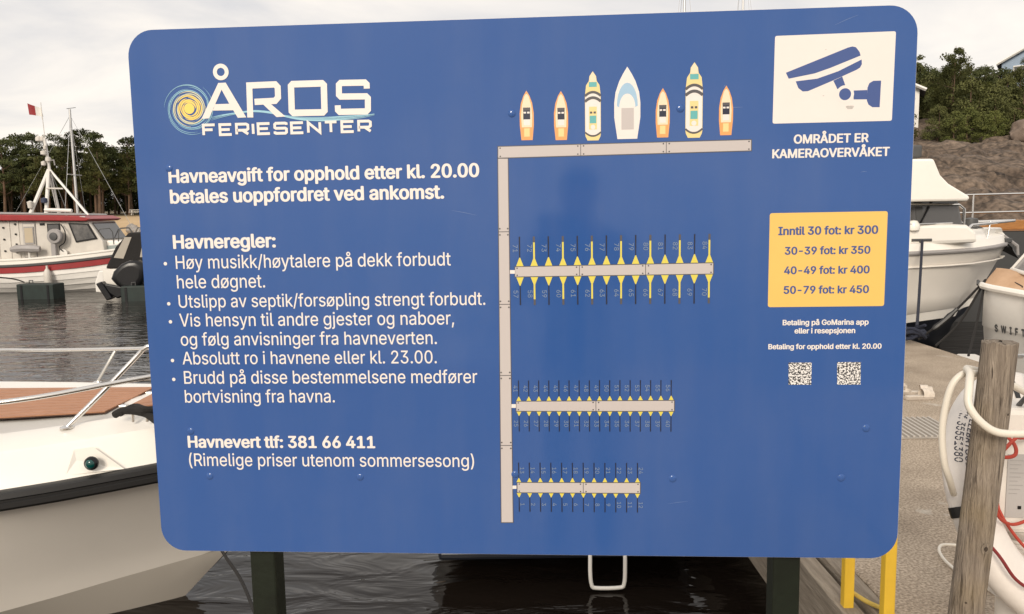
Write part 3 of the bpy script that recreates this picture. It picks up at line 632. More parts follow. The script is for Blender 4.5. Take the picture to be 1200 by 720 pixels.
# domed bolt heads in the panel colour
bm_ = MB().lathe([(0.0078, 0.0), (0.0074, -0.0006), (0.0058, -0.0016), (0.0030, -0.0022), (0.0004, -0.0024)], 16, 'y').mesh('bolt', M['sign_blue'], True)
for u, v in BOLTS:
    o = link('bolt', bm_, sign); o.location = (u, 0.0, SZ+v)
for u, v, l, a_ in ((.408, .352, .028, 2), (.395, .372, .010, -8), (.60, .497, .045, 22), (.655, .228, .012, 5), (.40, .39, .006, 60), (-.12, .17, .05, -12), (.30, -.42, .04, 8)):
    mb = MB(); stroke(mb, [(u, v), (u + l*.5*math.cos(R(a_)), v + l*.5*math.sin(R(a_)) + .0006), (u + l*math.cos(R(a_)), v + l*math.sin(R(a_)))], .0008, .0006, ws=[.0003, .0011, .0003]); mb.build('scratch', M['scratch'], sign)
# ================================================================== BOAT BESIDE THE SIGN (white bow, teak foredeck)
def hull_loft(stations, xs):
    """stations: list of half profiles [(y,z)...] keel -> sheer; returns both sides as grids"""
    out = []
    for sg in (-1, 1):
        out.append([[(x, sg * y, z) for y, z in st] for x, st in zip(xs, stations)])
    return out
boat = thing('bow_rail_motorboat', (-1.15, 4.43, WL), 0, 'white motorboat with teak foredeck, low steel rails and green side light beside the blue sign', 'boat')
B_ = [(0, .02), (.12, .16), (.25, .30), (.59, .57), (.9, .72), (1.22, .85), (1.6, .94), (2.4, 1.08), (3.5, 1.15), (5, 1.15), (6.2, 1.10)]
ZR = [(0, .96), (.3, .93), (.6, .895), (1.2, .86), (2.5, .845), (6.2, .83)]
XS = [0, .06, .12, .25, .42, .6, .8, 1.0, 1.25, 1.6, 2.0, 2.5, 3.2, 4.0, 5.0, 6.2]
def stemx(z):            # stem profile: distance aft of the bow tip at height z above the waterline
    return lerp_tab([(-.45, 1.25), (-.1, .84), (.0, .76), (.28, .47), (.6, .22), (.80, .08), (.97, 0)], z)
def chine_z(s): return lerp_tab([(0, .40), (.47, .30), (1.0, .24), (1.5, .17), (2.5, .06), (6.2, -.04)], s)
def chine_y(s): return lerp_tab([(0, 0), (.44, .0), (.6, .10), (1.0, .30), (1.47, .52), (2.4, .82), (4, .98), (6.2, .98)], s)
def section(s):
    b, zr = lerp_tab(B_, s), lerp_tab(ZR, s); cz, cy = chine_z(s), chine_y(s); top = []
    for k in range(9):
        q = k / 8; z = cz + (zr - cz) * q
        y = cy + (b - cy) * (q ** 1.25 if s < 2 else q ** 0.8)
        top.append((y, z))
    return top
rows = {}
for nm, m_ in (('topside', 'hullside'),):
    g = [[], []]
    for s in XS:
        st = section(s)
        for k, sg in enumerate((-1, 1)):
            g[k].append([(-max(s, stemx(z)) , sg * (max(y, 0.0) if s >= stemx(z) else 0.0), z) for y, z in st])
    mb = MB()
    for gg in g: mb.grid(gg)
    mb.build('topside', M['hullside'], boat, True)
def bottom_rows(sg):
    r = []
    for s in XS:
        cz, cy = chine_z(s), chine_y(s); kz = lerp_tab([(0, .30), (.47, .26), (.8, -.06), (1.2, -.40), (2, -.45), (6.2, -.40)], s)
        s2 = max(s, .47)
        r.append([(-max(s2, stemx(cz - .004)), sg * cy, cz), (-max(s2, stemx((cz+kz)/2)), sg * cy * .56 if s > stemx((cz+kz)/2) else 0, cz * .52 + kz * .48), (-max(s2, stemx(kz)), 0, min(kz, cz - .02))])
    return r
mb = MB(); mb.grid(bottom_rows(-1)); mb.grid(bottom_rows(1)); mb.build('bottom', mat('gelcoat_bottom', (0.60, 0.55, 0.48), 0.3, coat=0.2), boat, True)
mb = MB(); st = section(6.2); mb.add([(-6.2, y, z) for y, z in st] + [(-6.2, -y, z) for y, z in st[::-1]] + [(-6.2, 0, -.4)], [tuple(range(19))]); mb.build('transom', M['gel'], boat)
def sheer_pt(s, sg, inset=0.0, dz=0.0):
    b, zr = lerp_tab(B_, s), lerp_tab(ZR, s); return Vector((-s, sg * max(0, b - inset), zr + dz))
ss = [.0, .06, .12, .25, .42, .6, .8, 1.0, 1.25, 1.6, 2.0, 2.5, 3.2, 4.0, 5.0, 6.2]
loop = [sheer_pt(s, -1, -.015, .02) for s in ss[::-1]] + [sheer_pt(s, 1, -.015, .02) for s in ss[1:]]
# rubbing strake: deep black D section with a groove
def strake(path, prof, mbx):
    rows = []
    for i, p in enumerate(path):
        a = path[max(0, i-1)]; c = path[min(len(path)-1, i+1)]; t_ = (c - a); t_.z = 0; t_.normalize(); nrm = Vector((t_.y, -t_.x, 0))
        rows.append([tuple(p + nrm * x + Vector((0, 0, z))) for x, z in prof])
    return mbx.grid(rows, close=True)
strake(loop, [(-.04, -.045), (.018, -.045), (.030, -.032), (.030, -.010), (.020, -.003), (.020, .004), (.030, .012), (.026, .034), (.012, .042), (-.04, .042)], MB()).build('rubbing_strake', M['black_rub'], boat, True)
# deck moulding: coaming above the strake, knuckle, side deck, flat foredeck
def deck_rows(sg):
    r = []
    for s in ss:
        b, zr = lerp_tab(B_, s), lerp_tab(ZR, s); i1, i2, i3 = min(.015, b*.3), min(.085, b*.5), min(.27, b*.72)
        r.append([(-s - .00, sg * max(b - i1, 0), zr + .055), (-s - .02, sg * (b - i1 - .012), zr + .085), (-s - .04, sg * (b - i2), zr + .205), (-s - .05, sg * (b - i2 - .012), zr + .218), (-s - .08, sg * (b - i3), zr + .265), (-s - .08, sg * (b - i3 - .02), zr + .262), (-s - .08, 0, zr + .275)])
    return r
mb = MB(); mb.grid(deck_rows(-1)); mb.grid(deck_rows(1)); deck = mb.build('deck', M['gel'], boat, True, auto=R(25))
# teak panels laid plank by plank
def teak_panel(x_aft, x_fwd, ya, yf, n=10, yc=0.0):
    z0 = .905 + .205
    def dz(x): return lerp_tab(ZR, -x) + .277
    q = MB(); e = .012
    q.add([(x_aft - e, -ya - e, dz(x_aft)), (x_fwd + e, -yf - e, dz(x_fwd)), (x_fwd + e, yf + e, dz(x_fwd)), (x_aft - e, ya + e, dz(x_aft))], [(0, 1, 2, 3)])
    base = q.build('teak_panel', M['caulk'], boat)
    for k in range(n):
        a0, a1 = -1 + 2 * k / n, -1 + 2 * (k + 1) / n; g = .004
        vs = []
        for z in (.0015, .008):
            vs += [(x_aft, a0 * ya + g, dz(x_aft) + z), (x_fwd, a0 * yf + g, dz(x_fwd) + z), (x_fwd, a1 * yf - g, dz(x_fwd) + z), (x_aft, a1 * ya - g, dz(x_aft) + z)]
        MB().add(vs, [(0, 3, 2, 1), (4, 5, 6, 7), (0, 1, 5, 4), (1, 2, 6, 5), (2, 3, 7, 6), (3, 0, 4, 7)]).build('plank', M['teak'], base)
    return base
teak_panel(-2.9, -.98, .52, .30, 10); teak_panel(-.90, -.34, .30, .06, 5)
# anchor locker lid line and hinges
for y in (-.16, .16): MB().box(-.965, -.925, y - .02, y + .02, 1.147, 1.159).build('hinge', M['steel'], boat, bevel=.003)
# steel rails
def dk(s, sg, inset, dz): 
    p = sheer_pt(s, sg, inset, dz + .038); return p
for sg in (-1, 1):
    low = [dk(3.1, sg, .16, .20), dk(2.85, sg, .13, .34), dk(2.4, sg, .12, .40), dk(1.9, sg, .12, .405), dk(1.2, sg, .10, .42), dk(.75, sg, .10, .44), dk(.42, sg, .08, .44), dk(.18, sg, .06, .42)]
    MB().tube(low, .0125, 10, smooth_n=5).build('side_rail', M['steel'], boat, True)
    hoop = [dk(1.06, sg, .27, .225), dk(.92, sg, .27, .36), dk(.74, sg, .24, .54), dk(.70, sg, .225, .575), dk(.64, sg, .21, .59), dk(.40, sg, .13, .60), dk(.15, sg, .05, .60)]
    MB().tube(hoop, .0125, 10, smooth_n=4).build('pulpit_rail', M['steel'], boat, True)
    MB().lathe([(.032, 0), (.032, .006), (.016, .012)], 14, o=dk(1.06, sg, .27, .222)).build('rail_foot', M['steel'], boat, True)
    for s in (2.35, 1.50):
        a, c = dk(s + .10, sg, .10, .185), dk(s - .06, sg, .11, .405)
        MB().tube([a, c], .0105, 8).build('stanchion', M['steel'], boat, True)
        MB().lathe([(.028, 0), (.028, .005), (.014, .012)], 12, o=a).build('rail_foot', M['steel'], boat, True)
# green side light in its moulded pocket
lp = Vector((-.86, -.675, 1.000))
pocket = MB(); pocket.add([(-.97, -.715, .952), (-.73, -.640, .955), (-.87, -.640, 1.066), (-.95, -.665, 1.062), (-.93, -.675, .966), (-.83, -.645, .972)], [(0, 1, 5, 4), (0, 4, 3), (4, 5, 2, 3), (5, 1, 2)])
pocket.build('light_pocket', M['gel'], boat)
lt = MB(); lt.lathe([(.030, .0), (.034, -.010), (.032, -.022), (.026, -.028)], 18, 'y', o=lp).build('light_housing', M['black'], boat, True)
MB().lathe([(.0235, -.027), (.020, -.034), (.010, -.038), (.001, -.039)], 18, 'y', o=lp).build('green_lens', M['green_lens'], boat, True)
# bow cleat, steel
for sg in (-1, 1):
    p = dk(.72, sg, .17, .215)
    cl = MB(); cl.tube([p + Vector((-.09, 0, .045)), p + Vector((-.05, 0, .05)), p + Vector((.05, 0, .05)), p + Vector((.09, 0, .045))], .011, 8); cl = cl.build('cleat', M['steel'], boat, True)
    for dx_ in (-.035, .035): MB().tube([p + Vector((dx_, 0, 0)), p + Vector((dx_, 0, .05))], .009, 8).build('cleat_leg', M['steel'], cl, True)
# steel vent on the far side deck
p = dk(2.45, 1, .30, .235); MB().lathe([(.0, -.11), (.03, -.10), (.038, -.02), (.038, .08), (.026, .10), (.0, .105)], 14, 'x', o=p + Vector((0, 0, .03))).build('vent_cowl', M['steel'], boat, True)
# windscreen, cockpit coaming and outboard further aft
wsf = [Vector((-3.35, -.92, 1.10)), Vector((-3.05, -.55, 1.12)), Vector((-2.98, 0, 1.13)), Vector((-3.05, .55, 1.12)), Vector((-3.35, .92, 1.10))]
wst = [p + Vector((-.45, -p.y * .08, .48)) for p in wsf]
M['clear'] = mat('tinted_acrylic', (0.10, 0.11, 0.12), 0.05, alpha=0.45)
MB().grid([wsf, wst]).build('windscreen', M['clear'], boat, True); MB().tube(wst, .016, 8).build('windscreen_frame', M['alu'], boat, True)
MB().box(-5.9, -3.7, -.85, .85, 1.05, 1.105).build('cockpit_cover', M['rope_black'], boat, bevel=.02)
ob = MB(); ob.prism([(-6.62, .75), (-6.28, .75), (-6.24, 1.1), (-6.3, 1.42), (-6.5, 1.46), (-6.66, 1.3)], -.17, .17); ob.build('outboard_motor', M['black'], boat, bevel=.05)
MB().box(-6.52, -6.32, -.06, .06, -.5, .76).build('outboard_leg', M['black'], boat, bevel=.02)
# mooring lines of this boat
cp = Vector((-1.15, 4.43, WL)) + dk(.72, -1, .17, .265)
r1 = MB().tube([cp + Vector((-.12, -.01, -.01)), cp + Vector((-.07, -.02, .012)), cp + Vector((0, -.02, .006)), cp + Vector((.07, -.03, -.02)), cp + Vector((.19, -.12, -.10)), Vector((-1.45, 3.60, .20)), Vector((-1.24, 3.30, .128)), Vector((-1.096, 3.10, .088)), Vector((-.85, 2.65, .03)), Vector((-.65, 2.31, .012)), Vector((-.62, 2.2, .012))], [.019]*27 + [.0065]*33, 8, smooth_n=6).build('mooring_rope', M['rope_black'], None, True)
tag(r1, 'thick black mooring rope tied to the bow cleat of the teak decked motorboat', 'rope')
r1b = MB().tube([cp + Vector((-.085, -.03, .0)), cp + Vector((-.04, .03, .02)), cp + Vector((.04, -.03, .02)), cp + Vector((.09, .02, .0)), cp + Vector((.03, -.03, .012)), cp + Vector((-.06, .02, .01))], .017, 8, smooth_n=5).build('hitch', M['rope_black'], r1, True)

# ================================================================== DARK BOAT MOORED BEHIND THE SIGN
db = thing('dark_hulled_motorboat', (.30, 4.95, WL), 0, 'black hulled motorboat moored stern first behind the blue sign with a white bathing ladder', 'boat')
xs = [0, .6, 1.6, 2.8, 3.8, 4.5, 5.0, 5.25]; hb = [.86, .90, .92, .88, .70, .45, .2, .02]
for part_, m_ in (('hull', 'navy'),):
    mb = MB()
    for sg in (-1, 1):
        mb.grid([[(0 if y > 5 else 0, 0, 0)] * 1 + [] for y in []]) if False else None
        mb.grid([[(0, y, -.4), (sg * w * .75, y, -.2), (sg * w * .93, y, .1), (sg * w, y, .75 + .05 * (i > 3))] for i, (y, w) in enumerate(zip(xs, hb))])
    mb.add([(-.65, 0, -.2), (.65, 0, -.2), (.80, 0, .1), (.86, 0, .75), (-.86, 0, .75), (-.80, 0, .1), (0, 0, -.4)], [(6, 1, 2, 3, 4, 5, 0)])
    mb.build('hull', M['navy'], db, True)
mb = MB(); mb.add([(w, y, .75 + .05 * (i > 3)) for i, (y, w) in enumerate(zip(xs, hb))] + [(-w, y, .75 + .05 * (i > 3)) for i, (y, w) in reversed(list(enumerate(zip(xs, hb))))], [tuple(range(16))]); mb.build('deck', M['offwhite'], db)
MB().prism_z([(-.65, 1.6), (.65, 1.6), (.6, 3.6), (.25, 4.3), (-.25, 4.3), (-.6, 3.6)], .76, 1.15).build('cabin', M['navy'], db, bevel=.05)
MB().box(-.75, .75, -.48, .02, .16, .22).build('bathing_platform', M['navy'], db, bevel=.02)
ld = MB().tube([(.12, -.44, .30), (.12, -.53, .24), (.118, -.555, .12), (.125, -.56, .045), (.15, -.56, .022), (.285, -.56, .022), (.31, -.56, .045), (.316, -.555, .12), (.318, -.53, .24), (.318, -.44, .30)], .0115, 10, smooth_n=4).build('bathing_ladder', M['white'], db, True)

# ================================================================== RED AND WHITE FISHING BOAT
fb = thing('fishing_boat', (-11.5, 25.3, WL), 0, 'white wooden fishing boat with red stripe, wheelhouse and tripod mast', 'boat')
# local x: bow +, hull from x = -7 to 0.6
fx = [-7.0, -6.2, -5, -3.5, -2, -.6, .3, .8, 1.12]; fbm_ = [.75, 1.0, 1.18, 1.25, 1.2, .95, .62, .3, .03]; fz = [.92, .84, .78, .76, .84, .98, 1.10, 1.18, 1.26]
NST = 7
mb = MB()
for sg in (-1, 1):
    rows = []
    for x, w, z in zip(fx, fbm_, fz):
        r = [(x, 0, -.5)]
        for k in range(NST):                        # lapped strakes: each one steps out over the one below
            q0, q1 = k / NST, (k + 1) / NST
            f = lambda q: (w * (1 - (1 - q) ** 2.4), -.45 + (z + .45 - .14) * q)
            a, c = f(q0), f(q1); lap = .022 if k else 0
            xr = x - (.35 * (1 - q0) if x > .2 else 0); xr2 = x - (.35 * (1 - q1) if x > .2 else 0)
            r += [(xr, sg * (a[0] + lap), a[1]), (xr2, sg * c[0], c[1])]
        rows.append(r)
    mb.grid(rows)
mb.build('strakes', M['white'], fb)
def fb_path(dz, out): 
    L_ = [Vector((x, -(w + out), z + dz)) for x, w, z in zip(fx, fbm_, fz)]; Rr = [Vector((x, (w + out), z + dz)) for x, w, z in zip(fx, fbm_, fz)]
    return catmull(L_, 3) + catmull(Rr, 3)[::-1][1:]
def band(z0, z1, out, nm, m_):
    p0 = fb_path(z0, out); rows = [[tuple(p), tuple(p + Vector((0, 0, z1 - z0)))] for p in p0]
    return MB().grid(rows).build(nm, M[m_], fb)
band(-.16, .02, .03, 'red_stripe', 'red'); 
MB().tube(fb_path(.05, .03), .045, 6).build('rubbing_strake', M['dkgrey'], fb, True)
band(.06, .22, -.02, 'bulwark', 'gel'); MB().tube(fb_path(.23, -.02), .035, 6).build('gunwale', M['gel'], fb, True)
mb = MB(); n = len(fx); mb.add([(x, -w + .05, z) for x, w, z in zip(fx, fbm_, fz)] + [(x, w - .05, z) for x, w, z in zip(fx, fbm_, fz)][::-1], [(i, i + 1, 2 * n - 2 - i, 2 * n - 1 - i) for i in range(n - 1)]); mb.build('deck', M['gel'], fb)
# wheelhouse
wh = MB(); wy = .82
wh.prism([(-5.9, .80), (-.72, .95), (-.78, 1.50), (-1.16, 2.10), (-5.9, 2.20)], -wy, wy); wheel = wh.build('wheelhouse', M['offwhite'], fb, bevel=.03)
MB().prism([(-.90, .95), (.55, 1.15), (.52, 1.36), (.30, 1.48), (-.80, 1.52)], -.60, .60).build('fore_cabin', M['gel'], fb, bevel=.06)
MB().prism([(-.86, 1.14), (-.40, 1.21), (-.36, 1.34), (-.41, 1.40), (-.82, 1.37), (-.89, 1.27)], -.625, -.60).build('port_light', M['alu'], fb, bevel=.004)
MB().prism([(-.82, 1.17), (-.43, 1.24), (-.40, 1.33), (-.44, 1.37), (-.80, 1.34), (-.85, 1.26)], -.632, -.626).build('port_light_glass', mat('pale_glass', (.30, .34, .33), .1), fb)
roof = MB().prism([(-6.3, 2.22), (-1.15, 2.11), (-1.02, 2.17), (-1.28, 2.27), (-6.3, 2.42)], -1.0, 1.0).build('roof', M['red'], fb, bevel=.02)
MB().prism([(-6.3, 2.43), (-1.42, 2.29), (-1.48, 2.33), (-6.3, 2.48)], -.9, .9).build('roof_top', M['grey'], roof)
MB().tube([(-2.42, -.85, 2.46), (-1.62, -.85, 2.42)], .055, 8).build('roof_tube', M['white'], roof, True)
MB().tube([(-1.75, -.97, 2.27), (-1.15, -.99, 2.23)], .018, 6).build('roof_rail', M['steel'], roof, True)
def win(poly, y0=-wy, nm='window', frame='black', gl='glass', k=.84):
    o = MB().prism(poly, y0 - .03, y0 - .004).build(nm, M[frame], fb)
    cx = sum(p[0] for p in poly) / len(poly); cz = sum(p[1] for p in poly) / len(poly)
    MB().prism([(cx + (x - cx) * k, cz + (z - cz) * k) for x, z in poly], y0 - .037, y0 - .0305).build('pane', M[gl], o)
    return o
M['cabin_glass'] = mat('reflecting_glass', (.05, .05, .05), .05, spec=.9, col2=(.16, .15, .14), vscale=5)
win([(-1.57, 1.47), (-.92, 1.57), (-1.16, 2.03), (-1.76, 2.06)], nm='windscreen_side', gl='cabin_glass')
MB().add([(-.765, -.70, 1.56), (-.765, .70, 1.56), (-1.11, .70, 2.06), (-1.11, -.70, 2.06)], [(0, 1, 2, 3)]).build('windscreen', M['glass'], fb)
win([(-2.40, 1.62), (-2.02, 1.62), (-2.02, 2.05), (-2.40, 2.05)])
M['warm_glass'] = mat('curtained_glass', (.50, .42, .30), .3)
dr = win([(-3.14, 1.0), (-2.76, 1.0), (-2.76, 2.10), (-3.14, 2.10)], nm='door', frame='grey', gl='offwhite', k=.9)
win([(-3.09, 1.45), (-2.80, 1.45), (-2.80, 1.97), (-3.09, 1.97)], y0=-wy - .036, nm='door_window', frame='grey', gl='warm_glass')
for x in (-3.28, -3.55, -3.9, -4.4): MB().box(x - .02, x + .02, -wy - .02, -wy, 1.0, 2.15).build('side_batten', M['offwhite'], fb, bevel=.004)
for x, z in [(-3.36, q) for q in (1.2, 1.45, 1.75, 2.05)] + [(-3.72, q) for q in (1.25, 1.6, 1.95)]: MB().box(x - .025, x + .025, -wy - .035, -wy - .021, z - .025, z + .025).build('fitting', M['black'], fb)
MB().box(-2.62, -2.48, -wy - .02, -wy - .002, 2.0, 2.07).build('name_plate', M['black'], fb)
MB().lathe([(.05, -.14), (.20, -.13), (.225, -.09), (.16, -.05), (.225, -.01), (.20, .02), (.05, .03)], 22, 'y', o=(-2.07, -1.0, 1.67)).build('line_hauler', M['grey'], fb, True)
MB().lathe([(.04, -.18), (.11, -.17), (.12, -.15), (.08, -.145)], 18, 'y', o=(-2.07, -1.0, 1.67)).build('hauler_hub', M['dkgrey'], fb, True)
MB().box(-2.20, -2.06, -1.10, -.95, 1.0, 1.48).build('hauler_bracket', M['grey'], fb, bevel=.02)
MB().tube([(-1.95, -.90, 2.02), (-1.80, -.98, 1.80), (-1.82, -1.0, 1.5), (-2.0, -1.0, 1.35), (-1.9, -1.0, 1.22)], .016, 6, smooth_n=4).build('hose', M['black'], fb, True)
MB().lathe([(.02, -.05), (.12, -.04), (.12, .0), (.02, .01)], 16, 'y', o=(-1.92, -.92, 1.16)).build('winch_plate', M['white'], fb, True)
MB().tube([(-3.40, -1.05, 1.30), (-3.0, -1.1, 1.33), (-2.55, -1.05, 1.30)], [.08, .12, .11, .12, .09, .06], 8, smooth_n=2).build('net_bundle', M['grey'], fb, True)
MB().tube([(-2.88, -1.05, .85), (-2.88, -1.05, 1.28)], .03, 6).build('stand', M['white'], fb, True)
# tripod mast, radar, aerial
ap = Vector((-2.66, 0, 3.75))
for a in ((-3.10, -.45, 2.36), (-2.62, -.45, 2.36), (-2.75, .5, 2.36)): MB().tube([a, ap + Vector((-.02, 0, -.05))], .055, 8).build('mast_leg', M['white'], fb, True)
MB().tube([ap + Vector((.02, 0, -.3)), (-2.74, 0, 4.65)], .045, 8).build('mast', M['white'], fb, True)
MB().tube([(-2.72, 0, 4.55), (-2.76, 0, 5.72)], .011, 6).build('aerial', M['offwhite'], fb, True)
MB().tube([(-1.42, -.3, 2.28), ap + Vector((0, 0, -.05))], .036, 8).build('derrick_stay', M['white'], fb, True)
MB().tube([(-2.66, -.25, 3.12), (-2.16, -.25, 3.10)], .025, 6).build('spreader', M['offwhite'], fb, True)
for e in ((-2.25, -.5, 2.4), (-1.95, -.5, 2.4), (-1.85, .5, 2.4)): MB().tube([e, ap], .010, 5).build('wire_stay', M['dkgrey'], fb, True)
for x, r_ in ((-2.92, .09), (-2.80, .07)): MB().lathe([(.0, -.08), (r_, -.05), (r_, .04), (r_ * .5, .09), (0, .10)], 14, o=(x, 0, 4.62)).build('masthead_lamp', M['offwhite'], fb, True)
for z, dx_, w in ((4.20, -.02, .09), (4.00, .10, .08), (3.88, -.05, .07), (4.36, .03, .05)):
    MB().lathe([(0, -.08), (w, -.05), (w, .05), (0, .08)], 10, o=(-2.72 + dx_, -.10, z)).build('mast_lamp', M['offwhite'], fb, True)
MB().tube([(-2.70, 0, 3.95), (-2.45, -.1, 3.98), (-2.43, -.1, 3.82)], .02, 6).build('mast_bracket', M['grey'], fb, True)
MB().lathe([(0, -.09), (.09, -.06), (.09, .06), (0, .09)], 10, o=(-2.62, -.5, 2.75)).build('blue_float', mat('blue_plastic', (.03, .04, .08), .5), fb, True)
MB().lathe([(0, -.13), (.07, -.09), (.09, .09), (0, .13)], 10, o=(-3.05, -.5, 2.62)).build('deck_lamp', M['offwhite'], fb, True)
for sg in (-1, 1):
    for x0, x1, w0, w1, m_ in ((-1.02, -.55, .66, .60, 'dkgrey'), (-.44, .0, .58, .50, 'dkgrey'), (.1, .7, .45, .2, 'steel')):
        MB().tube([(x0, sg * w0, 1.25), (x0 + .04, sg * w0, 1.76), (x0 + .10, sg * w0 * .98, 1.86), (x1 - .1, sg * w1, 1.88), (x1 - .02, sg * w1, 1.76), (x1, sg * w1, 1.25)], .016, 6).build('bow_rail', M[m_], fb, True)
# white fender at the side and the mooring float boxes
fd = MB().lathe([(.0, .0), (.09, .04), (.10, .1), (.10, .40), (.07, .46), (.03, .52), (.03, .6)], 12, o=(0, 0, 0)).build('boat_fender', M['offwhite'], None, True); fd.location = (-13.72, 23.95, WL + .22)
tag(fd, 'small white fender hanging on the red striped side of the fishing boat', 'fender')
dgm = mat('dark_green_float', (0.010, 0.020, 0.017), 0.6, var=.3)
def float_box(loc, w, h, rz, label):
    o = thing('mooring_float', loc, rz, label, 'float')
    MB().box(-w/2, w/2, -.25, .25, -.15, h).build('float_body', dgm, o, bevel=.03)
    for x in (-w*.36, w*.36): MB().box(x - .03, x + .03, -.262, -.245, 0, h - .03).build('strap', M['black'], o)
    MB().tube([(-w*.3, 0, h), (-w*.3, 0, h + .08), (-w*.2, 0, h + .08), (-w*.2, 0, h)], .015, 6).build('lifting_eye', M['dkgrey'], o, True)
float_box((-13.05, 22.4, WL), 1.08, .42, R(-6), 'long dark green mooring float under the side of the fishing boat')
float_box((-9.75, 21.4, WL), 1.0, .40, R(4), 'dark green mooring float beside the black outboard motor')
# red and white flag on the aerial
flag = thing('flag', (-14.26, 25.3, 4.90), 0, 'small red and white flag flying from the aerial of the fishing boat', 'flag')
for nm, m_, i0, i1 in (('white_field', 'white', 0, 3), ('red_field', 'red', 3, 7)):
    fl = MB(); rows = []
    for i in range(i0, i1 + 1):
        x = -.44 * i / 7; rows.append([(x, .05 * math.sin(i * 1.1), .05 + .16 * i / 7), (x + .03, .05 * math.sin(i * 1.1 + .4), -.20 + .07 * i / 7)])
    fl.grid(rows).build(nm, M[m_], flag, True)
MB().tube([(0, 0, .12), (.0, 0, -.28)], .012, 5).build('hoist', M['white'], flag, True)
# outboard boat with a black cover
oo = thing('covered_outboard_boat', (-10.45, 22.9, WL + .06), R(6), 'small boat under a black canopy with a big tilted black outboard motor', 'boat')
SH = -.72; xs2 = [q + SH for q in (0, .8, 2, 3.2, 4, 4.4)]; w2 = [.85, .9, .9, .75, .4, .03]
mb = MB()
for sg in (-1, 1): mb.grid([[(x, 0, -.3), (x, sg * w * .8, -.1), (x, sg * w, .35), (x, sg * w * 1.02, .75)] for x, w in zip(xs2, w2)])
mb.add([(SH, -.68, -.1), (SH, -.85, .35), (SH, -.87, .75), (SH, .87, .75), (SH, .85, .35), (SH, .68, -.1), (SH, 0, -.3)], [tuple(range(7))]); mb.build('hull', M['gel'], oo, True)
mb = MB(); mb.add([(x, w, .75) for x, w in zip(xs2, w2)] + [(x, -w, .75) for x, w in zip(xs2, w2)][::-1], [tuple(range(12))]); mb.build('deck', M['gel'], oo)
cv = MB(); cv.prism([(x + SH, z) for x, z in ((.05, .76), (2.6, .76), (2.2, 1.75), (.72, 1.72), (.36, 1.35))], -.83, .83); can = cv.build('canopy', M['rope_black'], oo, bevel=.05)
M['vinyl'] = mat('clear_vinyl', (.42, .38, .32), .12)
for poly in ([(.30, 1.05), (.62, 1.60), (.80, 1.60), (.55, 1.02)], [(.98, 1.05), (1.12, 1.60), (1.9, 1.6), (2.1, 1.05)]): MB().prism([(x + SH, z) for x, z in poly], -.842, -.832).build('canopy_window', M['vinyl'], can)
# white sterns of the boat
MB().prism([(-.95, .12), (-.70, .10), (-.70, .70), (-.82, .72), (-.95, .40)], -.86, -.6).build('stern_wing', M['white'], oo, bevel=.03)
cow = [(-.30, .52), (-.22, .72), (.0, .92), (.2, 1.0), (.40, 1.0), (.56, .90), (.62, .74), (.58, .52), (.42, .30), (.22, .18), (.02, .22), (-.18, .36)]
mo = MB(); mo.grid([[(.16 + (x - .16) * k, -1.335 + y, .60 + (z - .60) * k) for x, z in cow] for y, k in ((-.222, .62), (-.212, .80), (-.19, .91), (-.14, .98), (0, 1.0), (.14, .98), (.19, .91), (.212, .80), (.222, .62))], close=True)
for y in (-.222, .222): mo.add([(.16 + (x - .16) * .62, -1.335 + y, .60 + (z - .60) * .62) for x, z in cow], [tuple(range(12))])
eng = mo.build('engine_cowl', M['black'], oo, True, auto=R(50))
MB().tube([(-.14, -1.50, .74), (.05, -1.49, .87), (.25, -1.48, .93), (.42, -1.49, .90), (.52, -1.50, .80)], .018, 6, smooth_n=3).build('cowl_stripe', M['grey'], eng, True)
MB().prism([(-.05, .30), (.18, .15), (-.20, -.02), (-.62, .28), (-.50, .40)], -1.42, -1.25).build('engine_leg', M['black'], oo, bevel=.04)
MB().prism([(-.70, .40), (-.55, .46), (-.30, .0), (-.45, -.06)], -1.48, -1.19).build('gear_case', M['black'], oo, bevel=.03)
MB().box(.0, .3, -1.2, -.8, .25, .5).build('engine_bracket', M['black'], oo, bevel=.02)
ln = MB().tube([(-17.5, 23.9, .45), (-15.6, 23.6, .02), (-14.2, 23.0, -.08), (-13.5, 22.4, -.14)], .02, 6, smooth_n=5).build('mooring_line', M['rope_black'], None, True)
tag(ln, 'thin dark mooring line from the fishing boat down to the long green float', 'rope')

